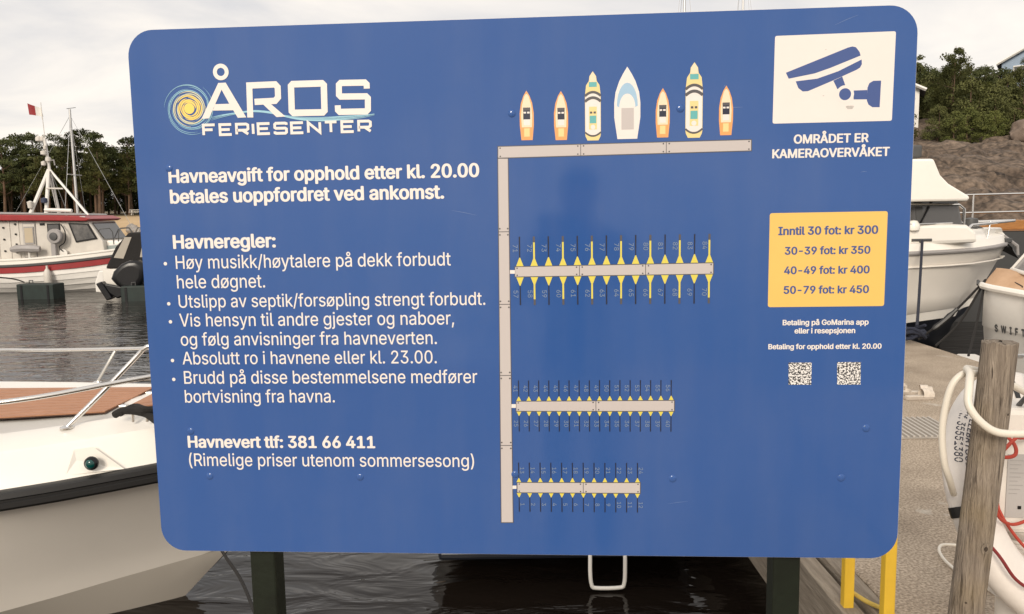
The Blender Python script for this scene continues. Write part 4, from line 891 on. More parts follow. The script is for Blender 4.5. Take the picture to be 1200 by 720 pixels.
# ================================================================== SAILING BOATS
def sailboat(loc, rz, mh, lean, label, hullm='white', L=7.0, rm=.06):
    o = thing('sailing_boat', loc, rz, label, 'sailing boat')
    x_ = [-L/2, -L*.3, 0, L*.25, L*.42, L*.5]; w_ = [.8, 1.05, 1.2, .9, .4, .03]
    mb = MB()
    for sg in (-1, 1): mb.grid([[(x, 0, -.3), (x, sg * w * .8, 0), (x, sg * w, .9 + .1 * (x > 1))] for x, w in zip(x_, w_)])
    mb.add([(-L/2, -.64, 0), (-L/2, -.8, .9), (-L/2, .8, .9), (-L/2, .64, 0), (-L/2, 0, -.3)], [tuple(range(5))])
    mb.build('hull', M[hullm], o, True)
    mb = MB(); mb.add([(x, w, .9 + .1 * (x > 1)) for x, w in zip(x_, w_)] + [(x, -w, .9 + .1 * (x > 1)) for x, w in zip(x_, w_)][::-1], [(i, i+1, 10-i, 11-i) for i in range(5)]); mb.build('deck', M['gel'], o)
    MB().prism([(-L*.15, .9), (L*.26, 1.0), (L*.2, 1.3), (-L*.13, 1.4)], -.6, .6).build('cabin', M['gel'], o, bevel=.05)
    b0 = Vector((L*.08, 0, 1.2)); t0 = Vector((L*.08 + lean, 0, mh))
    MB().tube([b0, t0], [rm, rm * .75], 10).build('mast', M['alu'], o, True)
    MB().tube([b0 + Vector((0, 0, .7)), (-L*.36, 0, 1.95)], .10, 8).build('boom_with_sail', mat('sail_cover', (.05, .07, .14), .8), o, True)
    for e in ((L*.5, 0, 1.0), (-L*.5, 0, .95), (L*.06, 1.1, 1.0), (L*.06, -1.1, 1.0)): MB().tube([t0 - Vector((0, 0, .25)), e], .008, 5).build('stay', M['steel'], o, True)
    zc = mh * .6; MB().tube([(L*.08 + lean*.5, -.55, zc), (L*.08 + lean*.5, .55, zc)], .02, 6).build('spreaders', M['alu'], o, True)
    MB().tube([t0 + Vector((-.12, 0, .02)), t0 + Vector((.25, 0, .06))], .012, 5).build('wind_vane', M['dkgrey'], o, True)
    return o
sailboat((-18.5, 34, WL), 0, 6.66, 0.0, 'small sailing boat with bare aluminium mast moored behind the red and white fishing boat', L=6.2)
sailboat((6.9, 32, WL), R(90), 12.5, 0, 'sailing boat with tall bare mast moored out behind the blue sign', L=8)
sailboat((9.75, 34, WL), R(90), 13.2, 0, 'navy sailing boat with tall bare mast moored out behind the blue sign', 'navy', 8.4)
# ================================================================== PIER: post, lifebuoy, pedestal, ladder
# leaning weathered mooring post
pw = mat('grey_post_wood', (0.155, 0.122, 0.094), 0.92, col2=(0.38, 0.315, 0.25), vscale=16, stretch=(5, 5, 0.32), bump=0.8, bscale=45, detail=10)
t = pw.node_tree; bb = t.nodes['Principled BSDF']; lk = bb.inputs['Base Color'].links[0].from_socket; co = t.nodes['Texture Coordinate'].outputs['Object']
mp = t.nodes.new('ShaderNodeMapping'); mp.inputs['Scale'].default_value = (3, 3, 0.25); t.links.new(co, mp.inputs[0])
n1 = t.nodes.new('ShaderNodeTexNoise'); n1.inputs['Scale'].default_value = 34; n1.inputs['Detail'].default_value = 5; t.links.new(mp.outputs[0], n1.inputs['Vector'])
r1_ = t.nodes.new('ShaderNodeMapRange'); r1_.inputs['From Min'].default_value = .60; r1_.inputs['From Max'].default_value = .66; t.links.new(n1.outputs['Fac'], r1_.inputs['Value'])
x1 = t.nodes.new('ShaderNodeMix'); x1.data_type = 'RGBA'; t.links.new(r1_.outputs[0], x1.inputs['Factor']); t.links.new(lk, x1.inputs['A']); x1.inputs['B'].default_value = (.10, .078, .06, 1)
n3 = t.nodes.new('ShaderNodeTexNoise'); n3.inputs['Scale'].default_value = 5; t.links.new(co, n3.inputs['Vector'])
r3 = t.nodes.new('ShaderNodeMapRange'); r3.inputs['From Min'].default_value = .5; r3.inputs['From Max'].default_value = .75; r3.inputs['To Max'].default_value = .55; t.links.new(n3.outputs['Fac'], r3.inputs['Value'])
x3 = t.nodes.new('ShaderNodeMix'); x3.data_type = 'RGBA'; t.links.new(r3.outputs[0], x3.inputs['Factor']); t.links.new(x1.outputs['Result'], x3.inputs['A']); x3.inputs['B'].default_value = (.30, .22, .10, 1)
t.links.new(x3.outputs['Result'], bb.inputs['Base Color'])
M['postwood'] = pw
post = thing('mooring_post', (1.2565, 2.2, 0), 0, 'leaning round grey weathered wooden post in front of the white lifebuoy', 'post')
rows = []; NP = 56; Hp = 1.172
for k in range(61):
    h = Hp * k / 60; cx = .0835 * h / 1.172 * 1.0; row = []
    for j in range(NP):
        a = 2 * math.pi * j / NP
        r = .0450 + .0016 * mnoise.noise(Vector((math.cos(a) * 1.5, math.sin(a) * 1.5, h * 1.6))) + .0011 * mnoise.noise(Vector((math.cos(a) * 9, math.sin(a) * 9, h * .8)))
        for ka, kh, ks in ((-2.05, .61, .016), (-1.5, .60, .020), (-1.15, .98, .012), (-2.2, .44, .014), (-2.35, .96, .012)):   # knots
            d = math.hypot((a - (ka % (2 * math.pi))) * .052, (h - kh) * .8); r += .0022 * math.exp(-(d / ks) ** 2) - .0030 * math.exp(-(d / (ks * .35)) ** 2)
        ck = abs((a - (-1.72 % (2 * math.pi))) * .0450)                       # long drying check
        if h > .55: r -= .0045 * math.exp(-(ck / .003) ** 2) * min(1, (h - .55) * 4)
        zt = .006 * mnoise.noise(Vector((math.cos(a) * 2.2, math.sin(a) * 2.2, 5))) if k == 60 else 0
        row.append((cx + r * math.cos(a), r * math.sin(a), h + zt))
    rows.append(row)
mb = MB(); mb.grid(rows, close=True)
top = [(p[0] * .96 + .0835 * .04, p[1] * .96, p[2] + .002) for p in rows[-1]]
rings = [rows[-1], top] + [[(.0835 + (p[0] - .0835) * q, p[1] * q, Hp + .004 + .006 * mnoise.noise(Vector((p[0] * 60 * q, p[1] * 60 * q, 2)))) for p in rows[-1]] for q in (.7, .4, .12)]
mb.grid(rings, close=True); mb.build('post_timber', M['postwood'], post, True, auto=R(50))
for ka, kh, s in ((-1.5, .60, .013), (-1.15, .98, .007), (-2.2, .44, .006), (-2.35, .96, .006)):
    cx = .0835 * kh / 1.172; c = Vector((cx + .0462 * math.cos(ka), .0462 * math.sin(ka), kh)); nrm = Vector((math.cos(ka), math.sin(ka), 0)); tg = Vector((-nrm.y, nrm.x, 0))
    for q, (r0, mm_, o_) in enumerate(((s, 'oldwood', .0), (s * .45, 'knot', .0006))):
        if mm_ == 'knot' and 'knot' not in M: M['knot'] = mat('knot', (.05, .036, .026), .95, var=.4, vscale=120)
        pts = [c + nrm * (o_ + .0012 * math.cos(0)) + tg * r0 * math.cos(a_) + Vector((0, 0, 1)) * r0 * 1.25 * math.sin(a_) for a_ in [2 * math.pi * i / 14 for i in range(14)]]
        MB().add([tuple(p) for p in pts], [tuple(range(14))]).build('knot', M['knot' if mm_ == 'knot' else 'postwood'], post)

# lifebuoy leaning back behind the post
RC, RYAW, RT, RM, Rm = Vector((1.70, 2.53, .61)), .472, .432, .338, .076
rn = Vector((math.sin(RYAW) * math.cos(RT), -math.cos(RYAW) * math.cos(RT), math.sin(RT))); re1 = Vector((0, 0, 1)).cross(rn).normalized(); re2 = rn.cross(re1)
buoy = thing('lifebuoy', (RC.x, RC.y, 0), 0, 'white lifebuoy with black printed web address hanging behind the grey wooden post', 'lifebuoy')
def ring_pt(th, rad, lift=0.0):          # point on the front surface at angle th and distance rad from the centre
    x = max(-1, min(1, (rad - RM) / (Rm * 1.0))); h = Rm * .62 * math.sqrt(max(0, 1 - abs(x) ** 2.6))
    return RC + (re1 * math.cos(th) + re2 * math.sin(th)) * rad + rn * (h + lift) - Vector((RC.x, RC.y, 0))
def ring_sec(th, grow=0.0, n=20):
    out = []
    for j in range(n):
        a = 2 * math.pi * j / n; ca, sa = math.cos(a), math.sin(a)
        x = math.copysign(abs(ca) ** .8, ca) * (Rm + grow); h = math.copysign(abs(sa) ** .8, sa) * (Rm * .62 + grow)
        out.append(RC + (re1 * math.cos(th) + re2 * math.sin(th)) * (RM + x) + rn * h - Vector((RC.x, RC.y, 0)))
    return out
M['buoy'] = mat('lifebuoy_white', (.76, .71, .66), .45, var=.05, vscale=14, bump=.05, bscale=40)
NR = 72
MB().grid([ring_sec(2 * math.pi * i / NR) for i in range(NR)] + [ring_sec(0)], close=True).build('ring', M['buoy'], buoy, True)
for d0 in (177, 270, 0, 90):
    MB().grid([ring_sec(R(d0 + q), .0025) for q in (-2.2, 0, 2.2)], close=True).build('band', M['black_rub'], buoy, True)
def ring_text(body, th0, th1, rad, m_):
    vs, fs = text_geo(body); a = min(x for x, y in vs); c = max(x for x, y in vs); s = R(th1 - th0) * rad / (c - a)
    mb = MB()
    for k in range(5):
        ex, ey = (0, 0) if k == 0 else (.010 * math.cos(k * math.pi / 2), .010 * math.sin(k * math.pi / 2))
        mb.add([tuple(ring_pt(R(th0) + (x - a + ex) * s / rad, rad - (y + ey) * s * .80, .0015 + .0002 * k)) for x, y in vs], fs)
    mb.build('printed_lettering', m_, buoy)
ring_text('WWW.TELEBRYGGEN.NO', 116, 169, .385, M['print_dark']); ring_text('Tlf. 35551380', 129, 156, .4085, M['print_dark'])
# grab line round the buoy
MB().tube([RC - Vector((RC.x, RC.y, 0)) + (re1 * math.cos(R(a)) + re2 * math.sin(R(a))) * (RM - Rm - .012 - .02 * abs(math.sin(R(a * 2)))) + rn * .02 for a in range(0, 360, 15)], .005, 6, closed=True, smooth_n=2).build('grab_line', M['red'] if False else mat('red_cord', (.40, .05, .03), .7), buoy, True)
MB().tube([(.0, .2, 1.03), (.02, .12, 1.04), (-.02, .02, .97), (-.02, .02, .90)], .008, 6, smooth_n=3).build('hanging_hook', M['alu'], buoy, True)

# white service pedestal with ribbed neck
ped = thing('service_pedestal', (1.585, 2.47, 0), R(-8), 'white plastic service pedestal with ribbed neck and grey label inside the lifebuoy', 'pedestal')
M['ped'] = mat('pedestal_white', (.70, .655, .60), .45, var=.05, vscale=8)
MB().box(-.085, .13, -.07, .10, .535, .93).build('cabinet', M['ped'], ped, bevel=.018)
lab = MB().box(-.066, -.012, -.0745, -.0712, .590, .790).build('label_plate', mat('label_grey', (.42, .40, .385), .5), ped)
for k in range(9):
    MB().box(-.060, -.020 - .008 * (k % 3), -.0752, -.0748, .770 - k * .013, .7720 - k * .013).build('label_line', M['grey'], lab)
MB().box(-.032, -.022, -.0764, -.0748, .618, .628).build('label_mark', M['black'], lab)
prof = [(.075, .536), (.052, .505)]
for k in range(8): prof += [(.040, .502 - k * .014), (.047, .498 - k * .014), (.047, .492 - k * .014), (.040, .489 - k * .014)]
prof += [(.045, .388), (.078, .365), (.082, .315), (.060, .312), (.055, .0)]
MB().lathe([(r_, h) for r_, h in prof[::-1]], 24, o=(.015, 0, 0)).build('ribbed_neck', M['ped'], ped, True, auto=R(60))
MB().tube([(-.02, -.02, .93), (-.02, -.06, .965), (.05, -.07, .965), (.05, -.02, .93)], .008, 8).build('handle', M['dkgrey'], ped, True)

hose_m = mat('cream_hose', (.74, .69, .60), .4)
h1 = MB().tube([(1.62, 2.12, .93), (1.45, 2.11, .934), (1.369, 2.105, .940), (1.288, 2.105, .946), (1.243, 2.115, .977), (1.222, 2.13, 1.017), (1.232, 2.15, 1.057), (1.262, 2.20, 1.085), (1.30, 2.275, 1.085), (1.40, 2.30, 1.05), (1.55, 2.38, .98)], .0105, 10, smooth_n=6).build('hose', hose_m, None, True)
tag(h1, 'cream hose wrapped round the front of the grey wooden post', 'hose')
h2 = MB().tube([(1.40, 2.30, 1.02), (1.347, 2.27, 1.062), (1.313, 2.255, 1.074), (1.269, 2.25, 1.074), (1.236, 2.25, 1.030), (1.219, 2.25, .924), (1.228, 2.25, .824), (1.258, 2.27, .760), (1.30, 2.32, .70)], .0098, 10, smooth_n=6).build('hose', hose_m, None, True)
tag(h2, 'cream hose looping out into the air left of the grey wooden post', 'hose')
M['redcord'] = bpy.data.materials['red_cord']
rc1 = MB().tube([(1.435, 2.33, .887), (1.457, 2.30, .855), (1.458, 2.29, .828), (1.438, 2.29, .818), (1.42, 2.30, .822), (1.46, 2.30, .870), (1.50, 2.34, .86), (1.56, 2.38, .85)], .0055, 8, smooth_n=6).build('red_cord', M['redcord'], None, True)
tag(rc1, 'bright red cord in a small loop above the grey label of the pedestal', 'cord')
rc2 = MB().tube([(1.395, 2.33, .76), (1.406, 2.30, .689), (1.424, 2.30, .636), (1.463, 2.315, .607), (1.506, 2.33, .601), (1.60, 2.36, .62)], .005, 8, smooth_n=6).build('red_cord', M['redcord'], None, True)
tag(rc2, 'red cord slung across the lower edge of the white pedestal cabinet', 'cord')
rc3 = MB().tube([(1.36, 2.32, .60), (1.398, 2.25, .54), (1.445, 2.235, .47), (1.511, 2.24, .432), (1.60, 2.27, .43)], .0048, 8, smooth_n=6).build('red_cord', mat('dark_red_cord', (.20, .02, .02), .7), None, True)
tag(rc3, 'dark red cord hanging over the ribbed neck of the pedestal', 'cord')
wr = MB().tube([(2.3, 3.45, .012), (2.10, 3.503, .02), (2.005, 3.488, .03), (1.925, 3.50, .03), (1.885, 3.46, .025), (1.870, 3.40, .015), (1.863, 3.316, .012), (1.87, 3.2, .012), (1.95, 2.95, .012), (2.05, 2.7, .012), (2.1, 2.6, .012)], .0065, 8, smooth_n=6).build('cable', hose_m, None, True)
tag(wr, 'thin pale cable lying in a loop on the concrete behind the wooden post', 'cable')

# yellow ladder rails on the pier edge
lad = thing('pier_ladder', (1.345, 2.87, 0), 0, 'yellow painted steel pier ladder standing at the timber edge beside the sign', 'ladder')
w = .0195; prof = [(-w, -w), (w, -w), (w, w), (-w, w)]
path = [Vector((-.045, -.165, -.38)), Vector((-.045, -.165, .60)), Vector((-.045, -.145, .68)), Vector((-.045, -.09, .72)), Vector((-.045, .09, .72)), Vector((-.045, .145, .68)), Vector((-.045, .165, .60)), Vector((-.045, .165, -.38))]
rows = []
for i, p in enumerate(path):                      # one bent square tube: both rails and the hand hoop between them
    a = path[max(0, i-1)]; c = path[min(len(path)-1, i+1)]; tn = (c - a).normalized(); sd_ = Vector((1, 0, 0)); up_ = tn.cross(sd_)
    rows.append([tuple(p + sd_ * q_ + up_ * r_) for q_, r_ in prof])
mb = MB(); mb.grid(rows, close=True); mb.build('hand_hoop', M['yellow'], lad, bevel=.004)
for y in (-.165, .165): MB().box(-.135, -.085, y - .025, y + .025, -1.3, -.30).build('ladder_rail', M['yellow'], lad, bevel=.004)
for k in range(5): MB().tube([(-.115, -.165, -.18 - .25 * k), (-.115, .165, -.18 - .25 * k)], .016, 8).build('rung', M['yellow'], lad, True)
yr = MB().tube([(1.33, 3.06, .030), (1.36, 2.99, .025), (1.40, 2.93, .022), (1.42, 2.84, .022), (1.37, 2.76, .03)], .009, 8, smooth_n=5).build('yellow_rope', mat('yellow_rope', (.62, .45, .10), .8, bump=.4, bscale=200), None, True)
tag(yr, 'short yellow rope tied between the two yellow ladder rails', 'rope')

# steel grating plate let into the pier
gp = thing('grating_plate', (2.72, 5.53, 0), R(0), 'pale ribbed steel plate lying across the concrete pier', 'plate')
MB().box(-.9, .30, -.26, .26, .001, .010).build('plate', mat('galvanised_plate', (.33, .295, .255), .65, var=.12, vscale=10), gp, bevel=.002)
for k in range(30):
    x = -.88 + k * .0395; MB().add([(x, -.25, .0105), (x + .014, -.25, .0105), (x + .014 + .03, .25, .0105), (x + .03, .25, .0105), (x, -.25, .020), (x + .014, -.25, .020), (x + .044, .25, .020), (x + .03, .25, .020)], [(0,3,2,1),(4,5,6,7),(0,1,5,4),(1,2,6,5),(2,3,7,6),(3,0,4,7)]).build('rib', mat('rib_steel', (.46, .42, .37), .6) if 'rib_steel' not in bpy.data.materials else bpy.data.materials['rib_steel'], gp)
# a pair of pale sandals left on the concrete
cm = mat('cream_leather', (.60, .53, .45), .7, var=.12, vscale=30); so = mat('sandal_sole', (.42, .36, .30), .8)
def sandal(loc, rz, label):
    o = thing('sandal', loc, rz, label, 'shoe', 'pair of sandals on the pier')
    out = [(-.125, -.018), (-.11, -.034), (-.03, -.030), (.05, -.043), (.10, -.040), (.13, -.018), (.132, .010), (.11, .036), (.05, .042), (-.03, .030), (-.11, .032), (-.127, .012)]
    MB().prism_z(out, 0, .022).build('sole', so, o, bevel=.004); MB().prism_z([(x * .93, y * .9) for x, y in out], .0222, .030).build('footbed', cm, o, bevel=.003)
    for x0, w_, hh in ((.045, .030, .062), (.085, .022, .050)):
        MB().grid([[(x, .041 * math.cos(a_), .022 + hh * max(0, math.sin(a_)) ** .7) for a_ in [math.pi * i / 10 for i in range(11)]] for x in (x0 - w_, x0 - w_ * .3, x0 + w_ * .4, x0 + w_)]).build('strap', cm, o, True)
    MB().grid([[(-.10 + .02 * math.sin(a_), .036 * math.cos(a_), z) for a_ in [math.pi * i / 10 - math.pi / 2 * 0 for i in range(11)]] for z in (.06, .085)]).build('heel_strap', cm, o, True)
    return o
sandal((3.27, 6.40, 0), R(8), 'pale sandal lying on the concrete pier, strap side towards the quay'); sandal((3.33, 6.55, 0), R(-14), 'second pale sandal lying on the concrete behind its pair')
# ================================================================== WHITE CABIN CRUISER ACROSS THE PIER END
cr = thing('cabin_cruiser', (7.5, 12.3, WL), 0, 'large white cabin cruiser with hardtop and steel bow rails lying across the pier end', 'boat')
cxs = [0, -.15, -.45, -.9, -1.4, -2.0, -3.0, -4.5, -6.0, -7.4]; cb_ = [.03, .22, .48, .76, .96, 1.12, 1.26, 1.33, 1.33, 1.28]; cz_ = [1.56, 1.55, 1.53, 1.51, 1.50, 1.49, 1.47, 1.45, 1.43, 1.42]
def cr_rows(sg, a, c):
    rows = []
    for x, w, z in zip(cxs, cb_, cz_):
        zc = lerp_tab([(-7.4, .45), (-2, .60), (-.9, .64), (0, .74)], x); wc = w * lerp_tab([(-7.4, .94), (-2, .80), (-.9, .55), (-.45, .25), (0, 0)], x); kz = lerp_tab([(-7.4, -.3), (-1.5, -.3), (-.7, .1), (0, .5)], x)
        full = [(0, kz), (wc * .6, (kz + zc - .14) / 2 * .9 + .02), (wc * .93, zc - .13), (wc * .985, zc - .0), (wc + .012, zc + .012)] + [(wc + (w - wc) * q ** 1.2, zc + (z - zc) * q) for q in (.25, .5, .75, .90)] + [(w, z)]
        rows.append([(x - lerp_tab([(-.3, .95), (.3, .72), (.75, .42), (1.2, .18), (1.56, 0)], zz) * max(0, 1 + x / .95) , sg * y, zz) for y, zz in full[a:c]])
    return rows
mb = MB(); [mb.grid(cr_rows(sg, 3, 10)) for sg in (-1, 1)]; mb.build('topside', M['hullside'], cr, True, auto=R(60))
mb = MB(); [mb.grid(cr_rows(sg, 2, 4)) for sg in (-1, 1)]; mb.build('chine_flat', M['gel'], cr, True)
mb = MB(); [mb.grid(cr_rows(sg, 0, 3)) for sg in (-1, 1)]; mb.build('antifouling', M['navy'], cr, True)
path = [Vector((x, -w - .0, z)) for x, w, z in zip(cxs, cb_, cz_)][::-1] + [Vector((x, w, z)) for x, w, z in zip(cxs, cb_, cz_)][1:]
MB().tube(path, .032, 8).build('rubbing_strake', M['grey'], cr, True)
MB().tube([p + Vector((0, (-.0 if p.y > 0 else .0) , -.20)) * 1 + Vector((0, .05 if p.y < 0 else -.05, 0)) for p in path], .012, 6).build('hull_crease', M['hullside'], cr, True)
mb = MB()
for sg in (-1, 1):
    mb.grid([[(x, sg * w, z + .01), (x - .02, sg * max(0, w - .04), z + .13), (x - .06, sg * max(0, w - .16) , z + .17), (x - .08, sg * max(0, w * .55), z + .22 + .16 * min(1, -x / 2.2)), (x - .1, 0, z + .24 + .20 * min(1, -x / 2.2))] for x, w, z in zip(cxs, cb_, cz_)])
mb.build('deck', M['gel'], cr, True, auto=R(30))
MB().prism_z([(-.9, -.34), (-1.7, -.55), (-1.75, 0), (-1.7, .55), (-.9, .34)], 1.86, 1.90).build('fore_hatch', M['gel'], cr, bevel=.015)
# cabin: dark windows under a thick white hardtop with a forward peak
cab = [(-7.2, 1.5), (-1.10, 1.66), (-1.25, 2.25), (-7.2, 2.25)]
MB().prism(cab, -.90, .90).build('cabin', M['glass'], cr, bevel=.04)
for x in (-1.78, -2.95, -4.2, -5.6): MB().prism([(x, 1.6), (x + .10, 1.6), (x + .02, 2.25), (x - .08, 2.25)], -.908, -.901).build('window_pillar', M['dkgrey'], cr)
MB().prism([(-7.2, 1.5), (-.98, 1.62), (-1.02, 1.78), (-1.14, 1.87), (-1.35, 1.885), (-7.2, 1.88)], -.985, .985).build('coach_roof', M['gel'], cr, bevel=.05)
MB().prism([(-7.3, 2.20), (-1.22, 2.20), (-1.20, 2.26), (-1.50, 2.44), (-1.62, 2.56), (-1.72, 2.78), (-7.3, 2.80)], -1.12, 1.12).build('hardtop', M['gel'], cr, bevel=.04)
MB().box(-4.4, -1.72, -.8, .8, 2.81, 2.99).build('folded_bimini', M['dkgrey'], cr, bevel=.03)
for sg in (-1, 1):
    y0, y1 = -1.10 * sg, -.80 * sg
    MB().tube([(-5.5, sg * 1.25, 2.13), (-3.2, sg * 1.22, 2.14), (-2.1, sg * 1.06, 2.16), (-1.22, sg * .88, 2.15), (-1.13, sg * .85, 2.09), (-1.13, sg * .85, 1.66)], .020, 8).build('bow_rail', M['steel'], cr, True)
    MB().tube([(-5.5, sg * 1.25, 1.88), (-3.2, sg * 1.22, 1.88), (-2.1, sg * 1.06, 1.89), (-1.13, sg * .85, 1.90)], .013, 8).build('bow_rail_lower', M['steel'], cr, True)
    MB().tube([(-1.02, sg * .78, 1.64), (-1.01, sg * .77, 1.82), (-.94, sg * .73, 1.86), (-.45, sg * .42, 1.88), (.10, sg * .02, 1.90)], .020, 8).build('pulpit_rail', M['steel'], cr, True)
    MB().tube([(-.55, sg * .44, 1.60), (-.50, sg * .42, 1.90)], .013, 8).build('stanchion', M['steel'], cr, True)
    for x, w in ((-2.2, 1.04), (-3.4, 1.2)): MB().tube([(x, sg * w, 1.62), (x, sg * w, 2.14)], .013, 8).build('stanchion', M['steel'], cr, True)
# plough anchor hanging in its bow roller
an = MB().tube([(-.42, -.05, 1.76), (-.05, -.05, 1.66), (.14, -.05, 1.52), (.16, -.05, 1.38)], [.022, .026, .028, .022], 8).build('anchor', M['grey'], cr, True)
for sg in (-1, 1): MB().add([(.18, -.05, 1.32), (-.02, -.05 + sg * .17, 1.46), (-.14, -.05 + sg * .12, 1.62), (.02, -.05, 1.50), (.16, -.05, 1.36), (-.02, -.05 + sg * .15, 1.50)], [(0, 1, 2, 3), (4, 5, 2, 3), (0, 4, 5, 1)]).build('anchor_fluke', M['dkgrey'], an)
MB().box(-.30, .02, -.13, .03, 1.575, 1.64).build('bow_roller', M['dkgrey'], cr, bevel=.01)
MB().lathe([(0, -.10), (.10, -.08), (.11, .0), (.10, .08), (0, .10)], 14, o=(-.62, -.12, 1.86)).build('windlass', M['dkgrey'], cr, True)
MB().tube([(-.62, -.12, 1.86), (-.45, -.1, 1.80), (-.25, -.06, 1.70)], .018, 6).build('anchor_chain', M['dkgrey'], cr, True)
for x, z in ((-2.02, 1.86), (-1.90, 1.86)): MB().lathe([(0, -.07), (.08, -.05), (.09, .02), (.05, .08), (0, .09)], 12, o=(x, -.98, z)).build('deck_bollard', M['gel'], cr, True)
MB().tube([(-1.62, -.915, 2.2), (-1.85, -.92, 1.75)], .014, 6).build('wiper', M['black'], cr, True)
p = Vector((-1.78, -.98, 1.62)); ct = MB().tube([p + Vector((-.14, 0, .05)), p + Vector((.14, 0, .05))], .022, 8).build('deck_cleat', M['dkgrey'], cr, True)
MB().tube([p, p + Vector((0, 0, .05))], .03, 8).build('cleat_stem', M['dkgrey'], ct, True)
l0 = Vector((5.72, 11.29, 1.06)); heap = Vector((4.60, 9.12, .03))
o = MB().tube([l0, l0 * .66 + heap * .34 + Vector((.0, 0, -.03)), l0 * .33 + heap * .67 + Vector((0, 0, -.03)), heap + Vector((0, 0, .16))], .017, 8, smooth_n=4).build('mooring_rope', M['rope_blue'], None, True)
tag(o, 'dark blue rope hanging straight down from the cabin cruiser deck cleat', 'rope')
o.select_set(False)
random.seed(11)
pts = [heap + Vector((.26 * math.cos(a * .9) * (.55 + .45 * random.random()) - .10, .20 * math.sin(a * .9) * (.5 + .5 * random.random()), .02 + .16 * random.random() * (1 - .02 * a))) for a in range(34)]
o = MB().tube(pts, .018, 7, smooth_n=3).build('rope_heap', M['rope_blue'], None, True); tag(o, 'tangled heap of dark blue rope on the concrete pier edge', 'rope')

# ================================================================== SMALL BOAT WITH TAN COVER AND LETTERED BOW
sw = thing('lettered_bow_boat', (5.28, 9.0, WL - .06), R(-40), 'white boat with tan canvas foredeck cover, plastic spray hood and dark lettering on its bow', 'boat')
sx = [0, .04, .14, .50, 1.0, 2.0, 3.6, 4.8]; sb = [.04, .18, .29, .62, .84, .98, 1.0, .96]; sz = [1.34, 1.34, 1.33, 1.31, 1.28, 1.22, 1.16, 1.14]
mb = MB()
for sg in (-1, 1): mb.grid([[(x + .10, 0, -.2), (x + .07, sg * w * .70, -.05), (x + .05, sg * w * .84, .35), (x + .01, sg * w * .95, .86), (x + .0, sg * (w * .95 + .015), .875), (x, sg * w, z - .05)] for x, w, z in zip(sx, sb, sz)])
mb.add([(4.8 + .1, 0, -.2), (4.87, .67, -.05), (4.85, .81, .35), (4.8, .96, 1.09), (4.8, -.96, 1.09), (4.85, -.81, .35), (4.87, -.67, -.05)], [tuple(range(7))])
mb.build('hull', M['white'], sw, True, auto=R(50))
pth = [Vector((x - .02, -w - .012, z - .02)) for x, w, z in zip(sx, sb, sz)][::-1] + [Vector((x - .02, w + .012, z - .02)) for x, w, z in zip(sx, sb, sz)]
MB().tube(pth, .038, 8).build('gunwale', M['gel'], sw, True)
M['canvas'] = mat('tan_canvas', (.46, .285, .165), .85, col2=(.56, .37, .235), vscale=5, bump=.4, bscale=14)
mb = MB()
for sg in (-1, 1): mb.grid([[(x, sg * w * .98, z + .01), (x + .06, sg * w * .80, z + .10), (x + .10, sg * w * .4, z + .16), (x + .10, 0, z + .17)] for x, w, z in zip(sx[:6], sb[:6], sz[:6])])
mb.build('foredeck_cover', M['canvas'], sw, True)
for sg in (-1, 1): MB().tube([(.12, sg * .05, 1.46), (.42, sg * .48, 1.36), (.48, sg * .66, 1.20), (.52, sg * .60, .70)], .006, 6).build('cover_strap', M['black'], sw, True)
wsl = [Vector((1.30, -.86, 1.32)), Vector((.55, -.50, 1.46)), Vector((.25, 0, 1.50)), Vector((.55, .50, 1.46)), Vector((1.30, .86, 1.32))]; wsu = [Vector((1.75, -.78, 2.35)), Vector((1.15, -.55, 2.48)), Vector((.98, 0, 2.52)), Vector((1.15, .55, 2.48)), Vector((1.75, .78, 2.35))]
hood = MB().grid([wsl, wsu]).build('spray_hood_window', mat('grey_vinyl', (.30, .285, .28), .12, var=.1, vscale=2), sw, True)
MB().tube(wsl, .022, 8).build('hood_welt', M['white'], hood, True); MB().tube(wsu, .022, 8).build('hood_welt', M['white'], hood, True)
for a, c in zip(wsl, wsu): MB().tube([a, c], .018, 8).build('hood_seam', M['white'], hood, True)
mb = MB(); mb.add([tuple(p) for p in wsu] + [(3.0, .8, 2.3), (3.0, -.8, 2.3)], [tuple(range(7))]); mb.build('hood_roof', M['canvas'], sw)
# bow lettering on the near topside panel between two hull frames
pa, pb, pc = Vector((.14 + .01, -.29 * .95, .86)), Vector((.50 + .01, -.62 * .95, .86)), Vector((.14 + .05, -.29 * .84, .35))
eu = (pb - pa).normalized(); ev = (pa - pc); ev = (ev - eu * ev.dot(eu)).normalized(); en = eu.cross(ev)
if en.y > 0: en = -en
q0 = Vector((.155, -.285, .85)); x = 0.03
for ch in 'SWIFT':
    vs, fs = text_geo(ch); a = min(p[0] for p in vs); c = max(p[0] for p in vs); wch = (c - a) * .105; hmax = max(p[1] for p in vs); mb = MB()
    for k in range(5):
        ex, ey = (0, 0) if k == 0 else (.05 * math.cos(k * math.pi / 2), .05 * math.sin(k * math.pi / 2))
        mb.add([tuple(q0 + eu * (x + (px_ - a + ex) * .105) + ev * ((py_ + ey) * .075 / hmax * .95 - .0) + en * (.012 + .0004 * k)) for px_, py_ in vs], fs)
    mb.build('bow_letter', M['dkgrey'], sw); x += wch + .052
bowp = Vector((5.26, 8.96, .72))
